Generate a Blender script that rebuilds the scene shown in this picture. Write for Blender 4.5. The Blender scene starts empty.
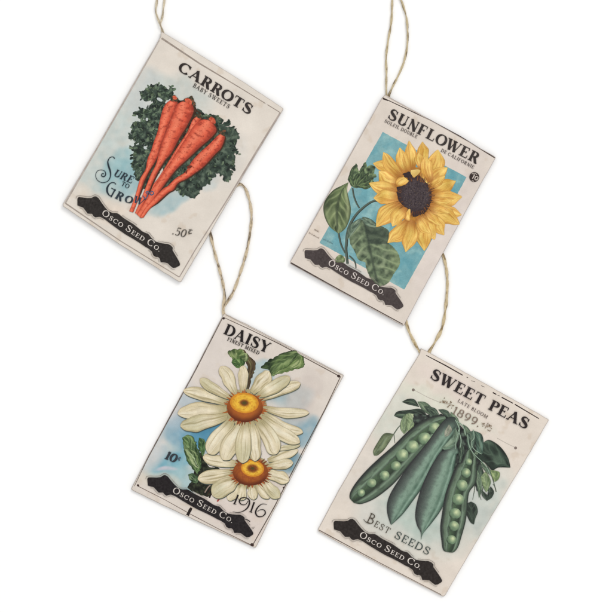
import bpy, math, random
from mathutils import Vector, noise
from mathutils.geometry import delaunay_2d_cdt
random.seed(7)
C = bpy.context.scene
S = 0.0005                       # metres per unit of the drawing grid (1 unit = 0.5 mm)
# ------------------------------------------------------------------ camera
cam_d = bpy.data.cameras.new('camera'); cam = bpy.data.objects.new('camera', cam_d)
C.collection.objects.link(cam); C.camera = cam
CAM_Z = 1.6
cam.location = (0, 0, CAM_Z)
cam_d.sensor_width = 36; cam_d.lens = 36 * CAM_Z / (612 * S)
cam_d.clip_start = 0.05; cam_d.clip_end = 20
# ------------------------------------------------------------------ world and lamps (studio)
w = bpy.data.worlds.new('World'); C.world = w; w.use_nodes = True
bg = w.node_tree.nodes['Background']; bg.inputs[0].default_value = (1.0, 0.995, 0.985, 1); bg.inputs[1].default_value = 0.93
def area(name, loc, size, energy, col=(1, 1, 1)):
    d = bpy.data.lights.new(name, 'AREA'); d.shape = 'SQUARE'; d.size = size; d.energy = energy; d.color = col
    o = bpy.data.objects.new(name, d); C.collection.objects.link(o); o.location = loc
    o.rotation_euler = (Vector((0, 0, 0)) - Vector(loc)).to_track_quat('-Z', 'Y').to_euler(); return o
area('softbox', (1.1, 1.5, 1.9), 0.9, 18.8, (1.0, 0.985, 0.96))
v = C.view_settings; v.view_transform = 'Standard'; v.look = 'None'; v.exposure = 0; v.gamma = 1
C.render.resolution_x = C.render.resolution_y = 1024

# ------------------------------------------------------------------ helpers
ALB = 1.15
def lin1(c):
    c /= 255.0
    return (c / 12.92 if c <= 0.04045 else ((c + 0.055) / 1.055) ** 2.4)
def lin(c): return tuple(min(0.9, lin1(max(0, min(255, k))) / ALB) for k in c)
def mix(a, b, t):
    t = 0 if t < 0 else (1 if t > 1 else t)
    return (a[0] + (b[0] - a[0]) * t, a[1] + (b[1] - a[1]) * t, a[2] + (b[2] - a[2]) * t)
def sm(a, b, x):
    t = (x - a) / (b - a); t = 0 if t < 0 else (1 if t > 1 else t)
    return t * t * (3 - 2 * t)
def nz(x, y, z=0.0): return noise.noise((x, y, z))            # about -0.7 .. 0.7
def fz(x, y, z=0.0, o=3): return noise.fractal((x, y, z), 1.0, 2.0, o)
def add(c, d): return (c[0] + d, c[1] + d, c[2] + d)
def Z(ox, oy, pts, size=80):
    k = size / 612.0
    return [(ox + x * k, oy + y * k) for x, y in pts]
def W(p, z): return ((p[0] - 306) * S, (306 - p[1]) * S, z)

def spline(pts, n=6, closed=False):
    out = []; N = len(pts)
    if N < 3 and not closed: return list(pts)
    rng = range(N) if closed else range(N - 1)
    for i in rng:
        if closed: p0, p1, p2, p3 = (pts[(i + k - 1) % N] for k in range(4))
        else: p0, p1, p2, p3 = pts[max(i - 1, 0)], pts[i], pts[i + 1], pts[min(i + 2, N - 1)]
        for j in range(n):
            t = j / n; t2 = t * t; t3 = t2 * t
            out.append(tuple(0.5 * ((2 * p1[k]) + (-p0[k] + p2[k]) * t + (2 * p0[k] - 5 * p1[k] + 4 * p2[k] - p3[k]) * t2
                             + (-p0[k] + 3 * p1[k] - 3 * p2[k] + p3[k]) * t3) for k in range(len(p1))))
    if not closed: out.append(tuple(pts[-1]))
    return out
def resample(pts, n):
    d = [0.0]
    for a, b in zip(pts, pts[1:]): d.append(d[-1] + math.hypot(b[0] - a[0], b[1] - a[1]))
    L = d[-1] or 1e-9; out = []; j = 0
    for i in range(n):
        s = L * i / (n - 1)
        while j < len(d) - 2 and d[j + 1] < s: j += 1
        seg = (d[j + 1] - d[j]) or 1e-9; t = (s - d[j]) / seg
        out.append(tuple(pts[j][k] + (pts[j + 1][k] - pts[j][k]) * t for k in range(len(pts[0]))))
    return out
def plen(pts): return sum(math.hypot(b[0] - a[0], b[1] - a[1]) for a, b in zip(pts, pts[1:]))

class Ink:
    """thin printed or moulded sheet: collects coloured faces and links them as one mesh object"""
    def __init__(self, z): self.v = []; self.c = []; self.f = []; self.z = z
    def face_strip(self, L, R, nu, colfn, dz=0.0):
        b = len(self.v); n = len(L)
        for i in range(n):
            vv = i / (n - 1)
            for j in range(nu + 1):
                u = j / nu; x = L[i][0] + (R[i][0] - L[i][0]) * u; y = L[i][1] + (R[i][1] - L[i][1]) * u
                self.v.append(W((x, y), self.z + dz)); self.c.append(lin(colfn(u, vv, x, y)))
        for i in range(n - 1):
            for j in range(nu):
                a = b + i * (nu + 1) + j
                self.f.append((a, a + 1, a + nu + 2, a + nu + 1))
    def strip(self, left, right, colfn, dz=0.0, step=0.6, smooth=True):
        if smooth: left = spline(left); right = spline(right)
        n = max(3, int(max(plen(left), plen(right)) / step)); L = resample(left, n); R = resample(right, n)
        wmax = max(math.hypot(a[0] - b[0], a[1] - b[1]) for a, b in zip(L, R))
        self.face_strip(L, R, max(2, int(wmax / step)), colfn, dz)
    def line(self, pts, widths, colfn, dz=0.0, smooth=True, step=0.5, nu=2):
        """a ribbon; pts (x, y), widths a number or one per point"""
        if not callable(colfn): cc = colfn; colfn = lambda u, v_, x, y: cc
        if not hasattr(widths, '__len__'): widths = [widths] * len(pts)
        p = [(a[0], a[1], w_) for a, w_ in zip(pts, widths)]
        if smooth and len(p) > 2: p = spline(p, 8)
        p = resample(p, max(2, int(plen(p) / step) + 1)); L = []; R = []
        for i in range(len(p)):
            a = p[max(i - 1, 0)]; b = p[min(i + 1, len(p) - 1)]
            dx, dy = b[0] - a[0], b[1] - a[1]; l = math.hypot(dx, dy) or 1e-9; nx, ny = -dy / l, dx / l; h = p[i][2] / 2
            L.append((p[i][0] - nx * h, p[i][1] - ny * h)); R.append((p[i][0] + nx * h, p[i][1] + ny * h))
        self.face_strip(R, L, nu, colfn, dz)
    def blob(self, poly, colfn, step=0.9, smooth=True, rough=0.0, seed=0, dz=0.0):
        if smooth: poly = spline(poly, 4, True)
        per = poly + [poly[0]]; per = resample(per, max(8, int(plen(per) / step)))[:-1]
        if rough:
            q = []
            for i, p in enumerate(per):
                q.append((p[0] + rough * nz(p[0] * .45, p[1] * .45, seed) * 1.6, p[1] + rough * nz(p[0] * .45, p[1] * .45, seed + 31) * 1.6))
            per = q
        n = len(per); x0 = min(p[0] for p in per); x1 = max(p[0] for p in per); y0 = min(p[1] for p in per); y1 = max(p[1] for p in per)
        pts = [Vector(p) for p in per]; ed = [(i, (i + 1) % n) for i in range(n)]
        y = y0 + step * .5; row = 0
        while y < y1:
            xs = []
            for i in range(n):
                a = per[i]; b = per[(i + 1) % n]
                if (a[1] > y) != (b[1] > y): xs.append(a[0] + (y - a[1]) / (b[1] - a[1]) * (b[0] - a[0]))
            xs.sort()
            for a, b in zip(xs[::2], xs[1::2]):
                x = a + step * (.45 + .25 * (row & 1))
                while x < b - step * .4: pts.append(Vector((x + random.uniform(-.1, .1) * step, y))); x += step
            y += step; row += 1
        V, E, F, *_ = delaunay_2d_cdt(pts, ed, [], 1, 1e-5)
        bb = len(self.v)
        for p in V:
            self.v.append(W(p, self.z + dz)); self.c.append(lin(colfn(p[0], p[1])))
        for f in F:
            a, b, c = V[f[0]], V[f[1]], V[f[2]]
            cr = (b[0] - a[0]) * (c[1] - a[1]) - (b[1] - a[1]) * (c[0] - a[0])
            f = list(f) if cr < 0 else list(f)[::-1]            # y is flipped in the world
            self.f.append(tuple(bb + i for i in f))
        return per
    def ellipse(self, cx, cy, rx, ry, rot, colfn, dz=0.0, nr=8, na=36):
        b = len(self.v); cr, sr = math.cos(rot), math.sin(rot)
        self.v.append(W((cx, cy), self.z + dz)); self.c.append(lin(colfn(0, 0, cx, cy)))
        for i in range(1, nr + 1):
            for j in range(na):
                a = 2 * math.pi * j / na; r = i / nr; ex = rx * r * math.cos(a); ey = ry * r * math.sin(a)
                x = cx + ex * cr - ey * sr; y = cy + ex * sr + ey * cr
                self.v.append(W((x, y), self.z + dz)); self.c.append(lin(colfn(r, a, x, y)))
        for j in range(na):
            self.f.append((b, b + 1 + (j + 1) % na, b + 1 + j))
            for i in range(nr - 1):
                p = b + 1 + i * na; q = p + na
                self.f.append((p + j, p + (j + 1) % na, q + (j + 1) % na, q + j))
    def build(self, name, mat, parent):
        me = bpy.data.meshes.new(name)
        org = parent_origin(parent)
        me.from_pydata([(x - org[0], y - org[1], z - org[2]) for x, y, z in self.v], [], self.f)
        at = me.color_attributes.new('Col', 'FLOAT_COLOR', 'POINT')
        flat = []
        for c in self.c: flat += [c[0], c[1], c[2], 1.0]
        at.data.foreach_set('color', flat)
        me.materials.append(mat); me.update()
        o = bpy.data.objects.new(name, me); C.collection.objects.link(o); o.parent = parent
        return o
ORG = {}
def parent_origin(p):
    while p is not None and p.name not in ORG: p = p.parent
    return ORG[p.name] if p else (0, 0, 0)

# ------------------------------------------------------------------ materials
def mat(name, rough=0.6, grain=0.05, gscale=2500, bump=0.02, spec=0.3, fibre=False):
    m = bpy.data.materials.new(name); m.use_nodes = True; nt = m.node_tree; N = nt.nodes; L = nt.links
    b = N['Principled BSDF']; b.inputs['Roughness'].default_value = rough; b.inputs['Specular IOR Level'].default_value = spec
    a = N.new('ShaderNodeAttribute'); a.attribute_name = 'Col'
    tc = N.new('ShaderNodeTexCoord'); n1 = N.new('ShaderNodeTexNoise'); n1.inputs['Scale'].default_value = gscale; n1.inputs['Detail'].default_value = 3
    n2 = N.new('ShaderNodeTexNoise'); n2.inputs['Scale'].default_value = gscale * .12; n2.inputs['Detail'].default_value = 5
    L.new(tc.outputs['Object'], n1.inputs['Vector']); L.new(tc.outputs['Object'], n2.inputs['Vector'])
    s = N.new('ShaderNodeMath'); s.operation = 'ADD'; L.new(n1.outputs['Fac'], s.inputs[0]); L.new(n2.outputs['Fac'], s.inputs[1])
    r = N.new('ShaderNodeMapRange'); r.inputs['From Min'].default_value = .6; r.inputs['From Max'].default_value = 1.4
    r.inputs['To Min'].default_value = 1 - grain; r.inputs['To Max'].default_value = 1 + grain; L.new(s.outputs[0], r.inputs['Value'])
    mul = N.new('ShaderNodeVectorMath'); mul.operation = 'SCALE'; L.new(a.outputs['Color'], mul.inputs[0]); L.new(r.outputs[0], mul.inputs['Scale'])
    L.new(mul.outputs[0], b.inputs['Base Color'])
    bp = N.new('ShaderNodeBump'); bp.inputs['Strength'].default_value = bump * 10; bp.inputs['Distance'].default_value = 0.00003
    L.new(n1.outputs['Fac'], bp.inputs['Height']); L.new(bp.outputs[0], b.inputs['Normal'])
    return m
M_paper = mat('printed_card', 0.66, 0.045, 2000, 0.03, 0.14)
M_ink = mat('printed_ink', 0.62, 0.17, 3000, 0.02, 0.12)
M_text = mat('black_ink', 0.65, 0.2, 3000, 0.0, 0.08)
M_twine = mat('jute_twine', 0.85, 0.12, 2500, 0.05, 0.1)
mg = bpy.data.materials.new('white_sweep'); mg.use_nodes = True
g = mg.node_tree.nodes['Principled BSDF']; g.inputs['Roughness'].default_value = .8; g.inputs['Specular IOR Level'].default_value = .1
gn = mg.node_tree.nodes.new('ShaderNodeTexNoise'); gn.inputs['Scale'].default_value = 40
gr = mg.node_tree.nodes.new('ShaderNodeValToRGB'); gr.color_ramp.elements[0].color = (.93, .93, .93, 1); gr.color_ramp.elements[1].color = (.945, .945, .945, 1)
mg.node_tree.links.new(gn.outputs['Fac'], gr.inputs[0]); mg.node_tree.links.new(gr.outputs[0], g.inputs['Base Color'])

# ------------------------------------------------------------------ the white surface
me = bpy.data.meshes.new('ground'); G = 1.5
me.from_pydata([(-G, -G, 0), (G, -G, 0), (G, G, 0), (-G, G, 0)], [], [(0, 1, 2, 3)]); me.materials.append(mg)
ground = bpy.data.objects.new('ground', me); C.collection.objects.link(ground); ground['kind'] = 'structure'
ground['label'] = 'plain white surface under the four seed packet tags'

# ------------------------------------------------------------------ lettering
def earc(cx, cy, rx, ry, a0, a1, n=22):
    return [(cx + rx * math.cos(math.radians(a0 + (a1 - a0) * i / n)), cy + ry * math.sin(math.radians(a0 + (a1 - a0) * i / n))) for i in range(n + 1)]
def glyph(ch, T, t, s):
    """strokes as (points, width or widths), advance width; y runs up, cap height 1; T heavy stroke, t hairline, s serif reach"""
    st = []
    def ln(x0, y0, x1, y1, w_): st.append(([(x0, y0), (x1, y1)], w_))
    def mod(pts, k=1.0):
        ws = []
        for i in range(len(pts)):
            a = pts[max(i - 1, 0)]; b = pts[min(i + 1, len(pts) - 1)]; d = math.hypot(b[0] - a[0], b[1] - a[1]) or 1
            ws.append(t + (T * k - t) * (abs(b[1] - a[1]) / d) ** 1.5)
        st.append((pts, ws))
    def serif(x, y, w_=None):
        if s > 0:
            h = (w_ or T) / 2 + s; yy = y + (t / 2 if y < .5 else -t / 2); ln(x - h, yy, x + h, yy, t)
    def stem(x, y0=0, y1=1, w_=None, sb=True, stp=True):
        ln(x, y0, x, y1, w_ or T)
        if sb: serif(x, 0, w_)
        if stp: serif(x, 1, w_)
    x = s + T / 2 + .02; ht = t / 2
    if ch == 'A': ln(.10, 0, .44, 1, t * 1.2); ln(.40, 1, .76, 0, T); ln(.2, .34, .62, .34, t); serif(.10, 0, t); serif(.76, 0); return st, .92
    if ch == 'B': stem(x); mod([(x, 1 - ht), (x + .12, 1 - ht)] + earc(x + .15, .76, .20, .24 - ht, 90, -90) + [(x, .52)]); mod([(x, .52), (x + .15, .52)] + earc(x + .18, .27, .25, .27 - ht, 90, -90) + [(x, ht)]); return st, x + .52
    if ch in 'CG':
        mod(earc(.45, .5, .38, .5 - ht, 42, 322 if ch == 'C' else 300)); ln(.76, .97, .76, .66, t)
        if ch == 'G': ln(.72, .05, .72, .42, T * .9); serif(.72, .42 + .0)
        return st, .88 if ch == 'C' else .95
    if ch == 'D': stem(x); mod([(x, 1 - ht), (x + .15, 1 - ht)] + earc(x + .18, .5, .42, .5 - ht, 90, -90) + [(x, ht)]); return st, x + .70
    if ch in 'EFL':
        stem(x); e = x + .42
        if ch != 'L': ln(x, 1 - ht, e, 1 - ht, t); ln(e, 1, e, .74, t * .9); ln(x, .52, x + .28, .52, t); ln(x + .28, .62, x + .28, .42, t * .9)
        if ch != 'F': ln(x, ht, e + .04, ht, t); ln(e + .04, 0, e + .05, .3, t * .9)
        return st, e + .12
    if ch == 'I': stem(x); return st, 2 * x
    if ch == 'M': stem(x, w_=t); ln(x, 1, .52, .05, T); ln(.52, .05, .9, 1, t); stem(.92); return st, 1.08 + s
    if ch == 'N': stem(x, w_=t * 1.2); ln(x - .02, 1, .72, .0, T); ln(.73, 0, .73, 1, t * 1.2); serif(.73, 1, t); return st, .86
    if ch in 'OQ': mod(earc(.44, .5, .36, .5 - ht, 0, 360, 40)); return st, .90
    if ch in 'PR':
        stem(x); mod([(x, 1 - ht), (x + .12, 1 - ht)] + earc(x + .16, .74, .24, .26 - ht, 90, -90) + [(x, .48 + ht)])
        if ch == 'R': st.append(([(x + .18, .5), (x + .3, .38), (x + .46, .06), (x + .60, .03)], [T * .7, T, T, t])); return st, x + .62
        return st, x + .48
    if ch == 'S':
        P = [(.58, .76), (.50, .92), (.36, .98), (.20, .93), (.12, .78), (.18, .64), (.36, .52), (.54, .40), (.62, .25), (.55, .09), (.37, .02), (.20, .07), (.10, .24)]
        k = [t, t, t * 1.2, T * .6, T * .85, T, T * 1.05, T, T * .85, T * .6, t * 1.2, t, t]
        st.append((P, k)); ln(.58, .97, .59, .68, t); ln(.10, .03, .09, .33, t); return st, .74
    if ch == 'T': stem(.40, stp=False); ln(.06, 1 - ht, .74, 1 - ht, t); ln(.06, 1, .05, .72, t * .9); ln(.74, 1, .75, .72, t * .9); return st, .82
    if ch == 'U':
        ln(x, 1, x, .3, T); serif(x, 1); mod([(x, .34)] + earc(x + .24, .3, .24, .3 - ht, 180, 360)); ln(x + .48, .3, x + .48, 1, t * 1.2); serif(x + .48, 1, t); return st, x + .62
    if ch == 'V': ln(.1, 1, .42, 0, T); ln(.42, 0, .74, 1, t); serif(.1, 1); serif(.74, 1, t); return st, .84
    if ch == 'W': ln(.1, 1, .36, 0, T); ln(.36, 0, .58, .95, t); ln(.52, 1, .78, 0, T); ln(.78, 0, 1.04, 1, t); serif(.1, 1); serif(.55, 1); serif(1.04, 1, t); return st, 1.14
    if ch == 'X': ln(.1, 1, .68, 0, T); ln(.1, 0, .68, 1, t); serif(.1, 1); serif(.68, 0); serif(.68, 1, t); serif(.1, 0, t); return st, .80
    if ch == 'Y': ln(.10, 1, .42, .48, T); ln(.74, 1, .42, .48, t * 1.2); ln(.42, .52, .42, 0, T); serif(.10, 1); serif(.74, 1, t); serif(.42, 0); return st, .84
    if ch == '0': mod(earc(.33, .5, .26, .5 - ht, 0, 360, 36)); return st, .66
    if ch == '1': ln(.26, 0, .26, 1, T); ln(.26, .98, .10, .84, t * 1.3); serif(.26, 0); return st, .46
    if ch == '5': ln(.14, .97, .52, .97, t * 1.5); ln(.14, .97, .12, .55, t); mod([(.12, .55), (.2, .6)] + earc(.28, .32, .24, .3, 90, -140)); return st, .62
    if ch == '6': mod(earc(.34, .3, .24, .3 - ht, 0, 360, 30)); mod([(.56, .98), (.34, .88), (.17, .66), (.1, .36), (.11, .25)]); return st, .68
    if ch == '8': mod(earc(.32, .74, .19, .24, 0, 360, 28)); mod(earc(.32, .27, .24, .26, 0, 360, 28)); return st, .64
    if ch == '9': mod(earc(.33, .68, .23, .3, 0, 360, 30)); mod([(.56, .7), (.54, .4), (.42, .15), (.2, .02)]); return st, .66
    if ch == '¢': mod(earc(.3, .5, .2, .26, 50, 310)); ln(.3, .1, .3, .9, t); return st, .6
    if ch == '.': ln(.12, 0, .12, .15, .15); return st, .26
    if ch == '-': ln(.05, .4, .35, .4, t * 1.5); return st, .4
    return st, .38
ZS = 4e-6
def text(ink, s, p0, p1, cap, col, T=.2, t=.055, serif=.07, small=None, shear=0.0, track=.07, bend=0.0):
    """letters from baseline start p0 to baseline end p1; small: factor for the letters after the first of a word"""
    items = []; x = 0; first = True
    for ch in s:
        if ch == ' ': x += .42 * (1 if small is None else .8); first = True; continue
        k = 1.0 if (small is None or first) else small
        kk = 1.0 if k == 1 else 1.12
        g_, adv = glyph(ch, T * kk, t * kk, serif); items.append((x, k, g_)); x += adv * k + track; first = ch == '.' and False
    x -= track
    dx, dy = p1[0] - p0[0], p1[1] - p0[1]; L = math.hypot(dx, dy); d = (dx / L, dy / L); n = (d[1], -d[0]); sx = L / x
    cf = col if callable(col) else (lambda x_, y_: col)
    q = 0
    for ox, k, g_ in items:
        for pts, w_ in g_:
            P = []
            for a, b in pts:
                X = (ox + a * k) * sx + shear * b * k * cap; Y = b * k * cap + bend * math.sin(math.pi * min(1, max(0, X / L)))
                P.append((p0[0] + d[0] * X + n[0] * Y, p0[1] + d[1] * X + n[1] * Y))
            ws = [z_ * k * (cap + sx) / 2 for z_ in w_] if hasattr(w_, '__len__') else [w_ * k * (cap + sx) / 2] * len(pts)
            q += 1
            ink.line(P, ws, lambda u, v_, x_, y_: cf(x_, y_), dz=(q % 12) * ZS, smooth=(len(P) > 4), step=.5, nu=1)
def inkcol(c, amt=28, f=.55):
    def fn(x, y):
        k = fz(x * f, y * f, 3.3); return add(c, amt * max(0, k) + 10 * nz(x * 1.7, y * 1.7))
    return fn

# ------------------------------------------------------------------ tag skeleton
def tag_root(center, base, label):
    o = bpy.data.objects.new('seed_packet_tag', None); C.collection.objects.link(o)
    o.empty_display_size = .02; o.location = W(center, base); ORG[o.name] = tuple(o.location)
    o['label'] = label; o['category'] = 'gift tag'; o['group'] = 'four hanging seed packet tags laid on a white surface'
    return o
THK = 0.0013
def card(root, outline, base, facecol, sidecol=(176, 166, 158)):
    """card body with softly rounded rim; the front carries its own printed colours"""
    per = []; n = len(outline)
    for i in range(n):                                                       # ease the corners
        a, b, c = outline[i - 1], outline[i], outline[(i + 1) % n]
        la = math.hypot(a[0] - b[0], a[1] - b[1]); lc = math.hypot(c[0] - b[0], c[1] - b[1]); r = min(.9, la * .3, lc * .3)
        pa = (b[0] + (a[0] - b[0]) / la * r, b[1] + (a[1] - b[1]) / la * r); pc = (b[0] + (c[0] - b[0]) / lc * r, b[1] + (c[1] - b[1]) / lc * r)
        for k in range(4):
            t = k / 3; per.append(tuple((1 - t) ** 2 * pa[j] + 2 * t * (1 - t) * b[j] + t * t * pc[j] for j in (0, 1)))
    cl = per + [per[0]]; per = resample(cl, int(plen(cl) / 1.1))[:-1]
    per = [(p[0] + .22 * nz(p[0] * .12, p[1] * .12, 5) + .12 * nz(p[0] * .6, p[1] * .6, 8), p[1] + .22 * nz(p[0] * .12, p[1] * .12, 15) + .12 * nz(p[0] * .6, p[1] * .6, 18)) for p in per]
    n = len(per); nrm = []
    area2 = sum(per[i - 1][0] * per[i][1] - per[i][0] * per[i - 1][1] for i in range(n)); sg = 1 if area2 > 0 else -1
    for i in range(n):
        a = per[i - 2]; b = per[(i + 2) % n]; dx, dy = b[0] - a[0], b[1] - a[1]; l = math.hypot(dx, dy); nrm.append((dy / l * sg, -dx / l * sg))
    ink = Ink(base + THK)
    inner = [(p[0] - m_[0] * .7, p[1] - m_[1] * .7) for p, m_ in zip(per, nrm)]
    ink.blob(inner, facecol, step=1.0, smooth=False)
    rings = [(.7, THK), (.45, THK - 0.00004), (.18, THK - 0.00013), (0, THK - 0.0003), (0, 0.0002), (.3, 0.0)]
    b0 = len(ink.v)
    for k, (ins, z) in enumerate(rings):
        for p, m_ in zip(per, nrm):
            q = (p[0] - m_[0] * ins, p[1] - m_[1] * ins); ink.v.append(W(q, base + z))
            fc = facecol(q[0], q[1]); ink.c.append(lin(mix(fc, add(sidecol, 14 * nz(q[0] * .5, q[1] * .5)), (0, .45, .85, 1, 1, 1)[k])))
    for k in range(len(rings) - 1):
        for i in range(n):
            j = (i + 1) % n; a, b, c, d = b0 + k * n + i, b0 + k * n + j, b0 + (k + 1) * n + j, b0 + (k + 1) * n + i
            ink.f.append((a, d, c, b) if sg > 0 else (a, b, c, d))
    ink.f.append(tuple(b0 + (len(rings) - 1) * n + i for i in (range(n) if sg > 0 else range(n - 1, -1, -1))))
    return ink.build('card', M_paper, root)
def washes(base, lst, edge=None):
    """paper colour with soft watercolour patches: (cx, cy, rx, ry, rot deg, colour, strength)"""
    pre = [(cx, cy, rx, ry, math.cos(math.radians(r)), math.sin(math.radians(r)), c, a) for cx, cy, rx, ry, r, c, a in lst]
    def fn(x, y):
        wx = x + 7 * nz(x * .06, y * .06, 1.5); wy = y + 7 * nz(x * .06, y * .06, 9.5)
        c = add(base, 7 * fz(x * .035, y * .035, 2) + 2.6 * nz(x * .9, y * .9, 4)); c = mix(c, (206, 188, 168), sm(.3, .6, fz(x * .08, y * .08, 12)) * .35)
        for cx, cy, rx, ry, cs, sn, col, a in pre:
            dx, dy = wx - cx, wy - cy; ex = (dx * cs + dy * sn) / rx; ey = (-dx * sn + dy * cs) / ry; r2 = ex * ex + ey * ey
            if r2 < 2.2: c = mix(c, add(col, 8 * fz(x * .12, y * .12, 7)), a * (1 - sm(.25, 1.5, r2)) * (1 + .4 * nz(x * .15, y * .15, 3)))
        if edge: c = edge(x, y, c)
        return c
    return fn

# the dark name plate, one outline for the four tags
_bt = Z(70, 190, [(95, 190), (95, 105), (110, 88), (160, 93), (220, 101), (270, 98), (300, 80), (325, 80), (355, 102), (390, 157), (430, 212), (470, 257), (520, 281), (578, 284)], 50) \
    + Z(105, 205, [(175, 114), (230, 160), (300, 205), (350, 235), (400, 275), (460, 325), (510, 348), (530, 351), (550, 377)], 50) \
    + Z(140, 230, [(150, 106), (200, 145), (255, 160), (310, 170), (345, 172), (380, 190), (405, 217), (400, 247), (425, 290), (455, 340), (480, 385), (493, 415), (490, 435)], 50)
_bb = Z(70, 190, [(95, 190), (130, 205), (165, 216), (190, 250), (220, 290), (250, 293), (275, 293), (290, 320), (315, 338), (345, 331), (375, 330), (430, 360)], 50) \
    + Z(105, 205, [(71, 231), (180, 310), (260, 365), (330, 405), (420, 460), (500, 515)], 50) \
    + Z(140, 230, [(105, 226), (150, 265), (165, 310), (195, 331), (225, 331), (245, 350), (255, 395), (290, 396), (340, 406), (370, 436), (405, 465), (440, 462), (490, 435)], 50)
A0 = (77.6, 202.0); A1 = (180.2, 265.0)
def simil(b0, b1):
    ax, ay = A1[0] - A0[0], A1[1] - A0[1]; bx, by = b1[0] - b0[0], b1[1] - b0[1]; q = ax * ax + ay * ay
    cr, ci = (bx * ax + by * ay) / q, (by * ax - bx * ay) / q
    return lambda p: (b0[0] + (p[0] - A0[0]) * cr - (p[1] - A0[1]) * ci, b0[1] + (p[0] - A0[0]) * ci + (p[1] - A0[1]) * cr)
def banner(root, z, b0, b1, col, tcol):
    f = simil(b0, b1); ink = Ink(z)
    top = [f(p) for p in _bt]; bot = [f(p) for p in _bb]
    poly = top + bot[::-1][1:-1]
    ink.blob(poly, lambda x, y: add(col, 12 * fz(x * .5, y * .5, 2) + 5 * nz(x * 1.4, y * 1.4)), step=.9, smooth=False)
    o = ink.build('name_banner', M_text, root)
    edge = Ink(z - 6e-6)
    ux, uy = b1[0] - b0[0], b1[1] - b0[1]; l = math.hypot(ux, uy); nx, ny = uy / l, -ux / l
    def off(pts, d):
        P = resample(spline(pts), 90); out = []
        for i in range(len(P)):
            a = P[max(i - 2, 0)]; b = P[min(i + 2, len(P) - 1)]; dx, dy = b[0] - a[0], b[1] - a[1]; L_ = math.hypot(dx, dy)
            out.append((P[i][0] + dy / L_ * d, P[i][1] - dx / L_ * d))
        return out
    tcl = lambda u, v_, x, y: add((150, 142, 134), 45 * nz(x * .25, y * .25, 6))
    q = off(top, 1.5)
    for a, b in ((4, 36), (38, 50), (56, 64), (66, 84)): edge.line(q[a:b], .45, tcl, smooth=False, nu=1)
    q = off(bot, -1.4)
    for a, b in ((2, 24), (60, 74), (75, 86)): edge.line(q[a:b], .4, tcl, smooth=False, nu=1, dz=1e-6)
    edge.build('banner_outline', M_text, root)
    le = Ink(z + 1.2e-5)
    text(le, 'OSCO SEED CO.', f((101.5, 214.6)), f((159.6, 252.0)), 6.4, inkcol(tcol, 10), T=.15, t=.06, serif=.07, small=.68, track=.10)
    le.build('company_lettering', M_text, o)
    return f
def twine(root, paths, rad, col, dark, seed, z0=0.0009, name='twine_loop'):
    """two-ply twisted jute: paths are lists of (x, y, height in mm)"""
    vs = []; fs = []; cs = []
    rnd = random.Random(seed)
    for pi, path in enumerate(paths):
        P = spline(path, 10); P = resample(P, int(plen(P) / .35)); n = len(P); K = 7
        hairs = []
        for ply in (0, 1):
            b0 = len(vs)
            for i, p in enumerate(P):
                a = P[max(i - 1, 0)]; b = P[min(i + 1, n - 1)]; dx, dy = b[0] - a[0], b[1] - a[1]; l = math.hypot(dx, dy) or 1; nx, ny = -dy / l, dx / l
                tw = i * .35 * .20 + ply * math.pi + .9 * nz(i * .02, seed, 3); r = rad * (1 + .35 * nz(i * .03, seed + pi * 7.1, 1))
                ox, oz = .52 * r * math.cos(tw), .52 * r * math.sin(tw)
                for k in range(K):
                    th = 2 * math.pi * k / K; rr = .74 * r * (1 + .18 * nz(k * 1.9, i * .22, seed + ply))
                    lx = ox * .8 + rr * math.cos(th); lz = oz + rr * math.sin(th)
                    h = p[2] * .00085 + lz * S * .7
                    vs.append(W((p[0] + nx * lx, p[1] + ny * lx), max(h, 0.00003)))
                    s_ = fz(i * .035, pi * 3 + ply * .6 + seed, k * .35)
                    cs.append(lin(add(mix(col, dark, sm(.18, .6, s_ + .12)), 16 * nz(i * .3, k * 1.1, seed))))
                    if ply == 0 and k == 0 and rnd.random() < .045: hairs.append((p, nx, ny, dx / l, dy / l, r))
            for i in range(n - 1):
                for k in range(K):
                    fs.append((b0 + i * K + k, b0 + i * K + (k + 1) % K, b0 + (i + 1) * K + (k + 1) % K, b0 + (i + 1) * K + k))
            fs.append(tuple(b0 + k for k in range(K - 1, -1, -1))); fs.append(tuple(b0 + (n - 1) * K + k for k in range(K)))
        for p, nx, ny, tx, ty, r in hairs:                                    # stray fibres
            sd = rnd.choice((-1, 1)); L = rnd.uniform(1.5, 4.5); b0 = len(vs); m_ = 5
            for i in range(m_):
                t = i / (m_ - 1); x = p[0] + nx * sd * (r * .8 + t * t * L * .35) + tx * L * t; y = p[1] + ny * sd * (r * .8 + t * t * L * .35) + ty * L * t
                for k in range(3):
                    th = 2 * math.pi * k / 3; q = .09 * (1 - .6 * t)
                    vs.append(W((x + q * nx * math.cos(th), y + q * ny * math.cos(th)), p[2] * .001 + q * S * math.sin(th))); cs.append(lin(col))
            for i in range(m_ - 1):
                for k in range(3): fs.append((b0 + i * 3 + k, b0 + i * 3 + (k + 1) % 3, b0 + (i + 1) * 3 + (k + 1) % 3, b0 + (i + 1) * 3 + k))
    k = Ink(0); k.v = vs; k.f = fs; k.c = cs
    o = k.build(name, M_twine, root)
    for p in o.data.polygons: p.use_smooth = True
    return o
class Lay:
    """hands out rising print levels for one card so that no two sheets share a plane"""
    def __init__(self, base): self.z = base + THK + 4e-6
    def __call__(self): self.z += 9e-6; return self.z

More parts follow.
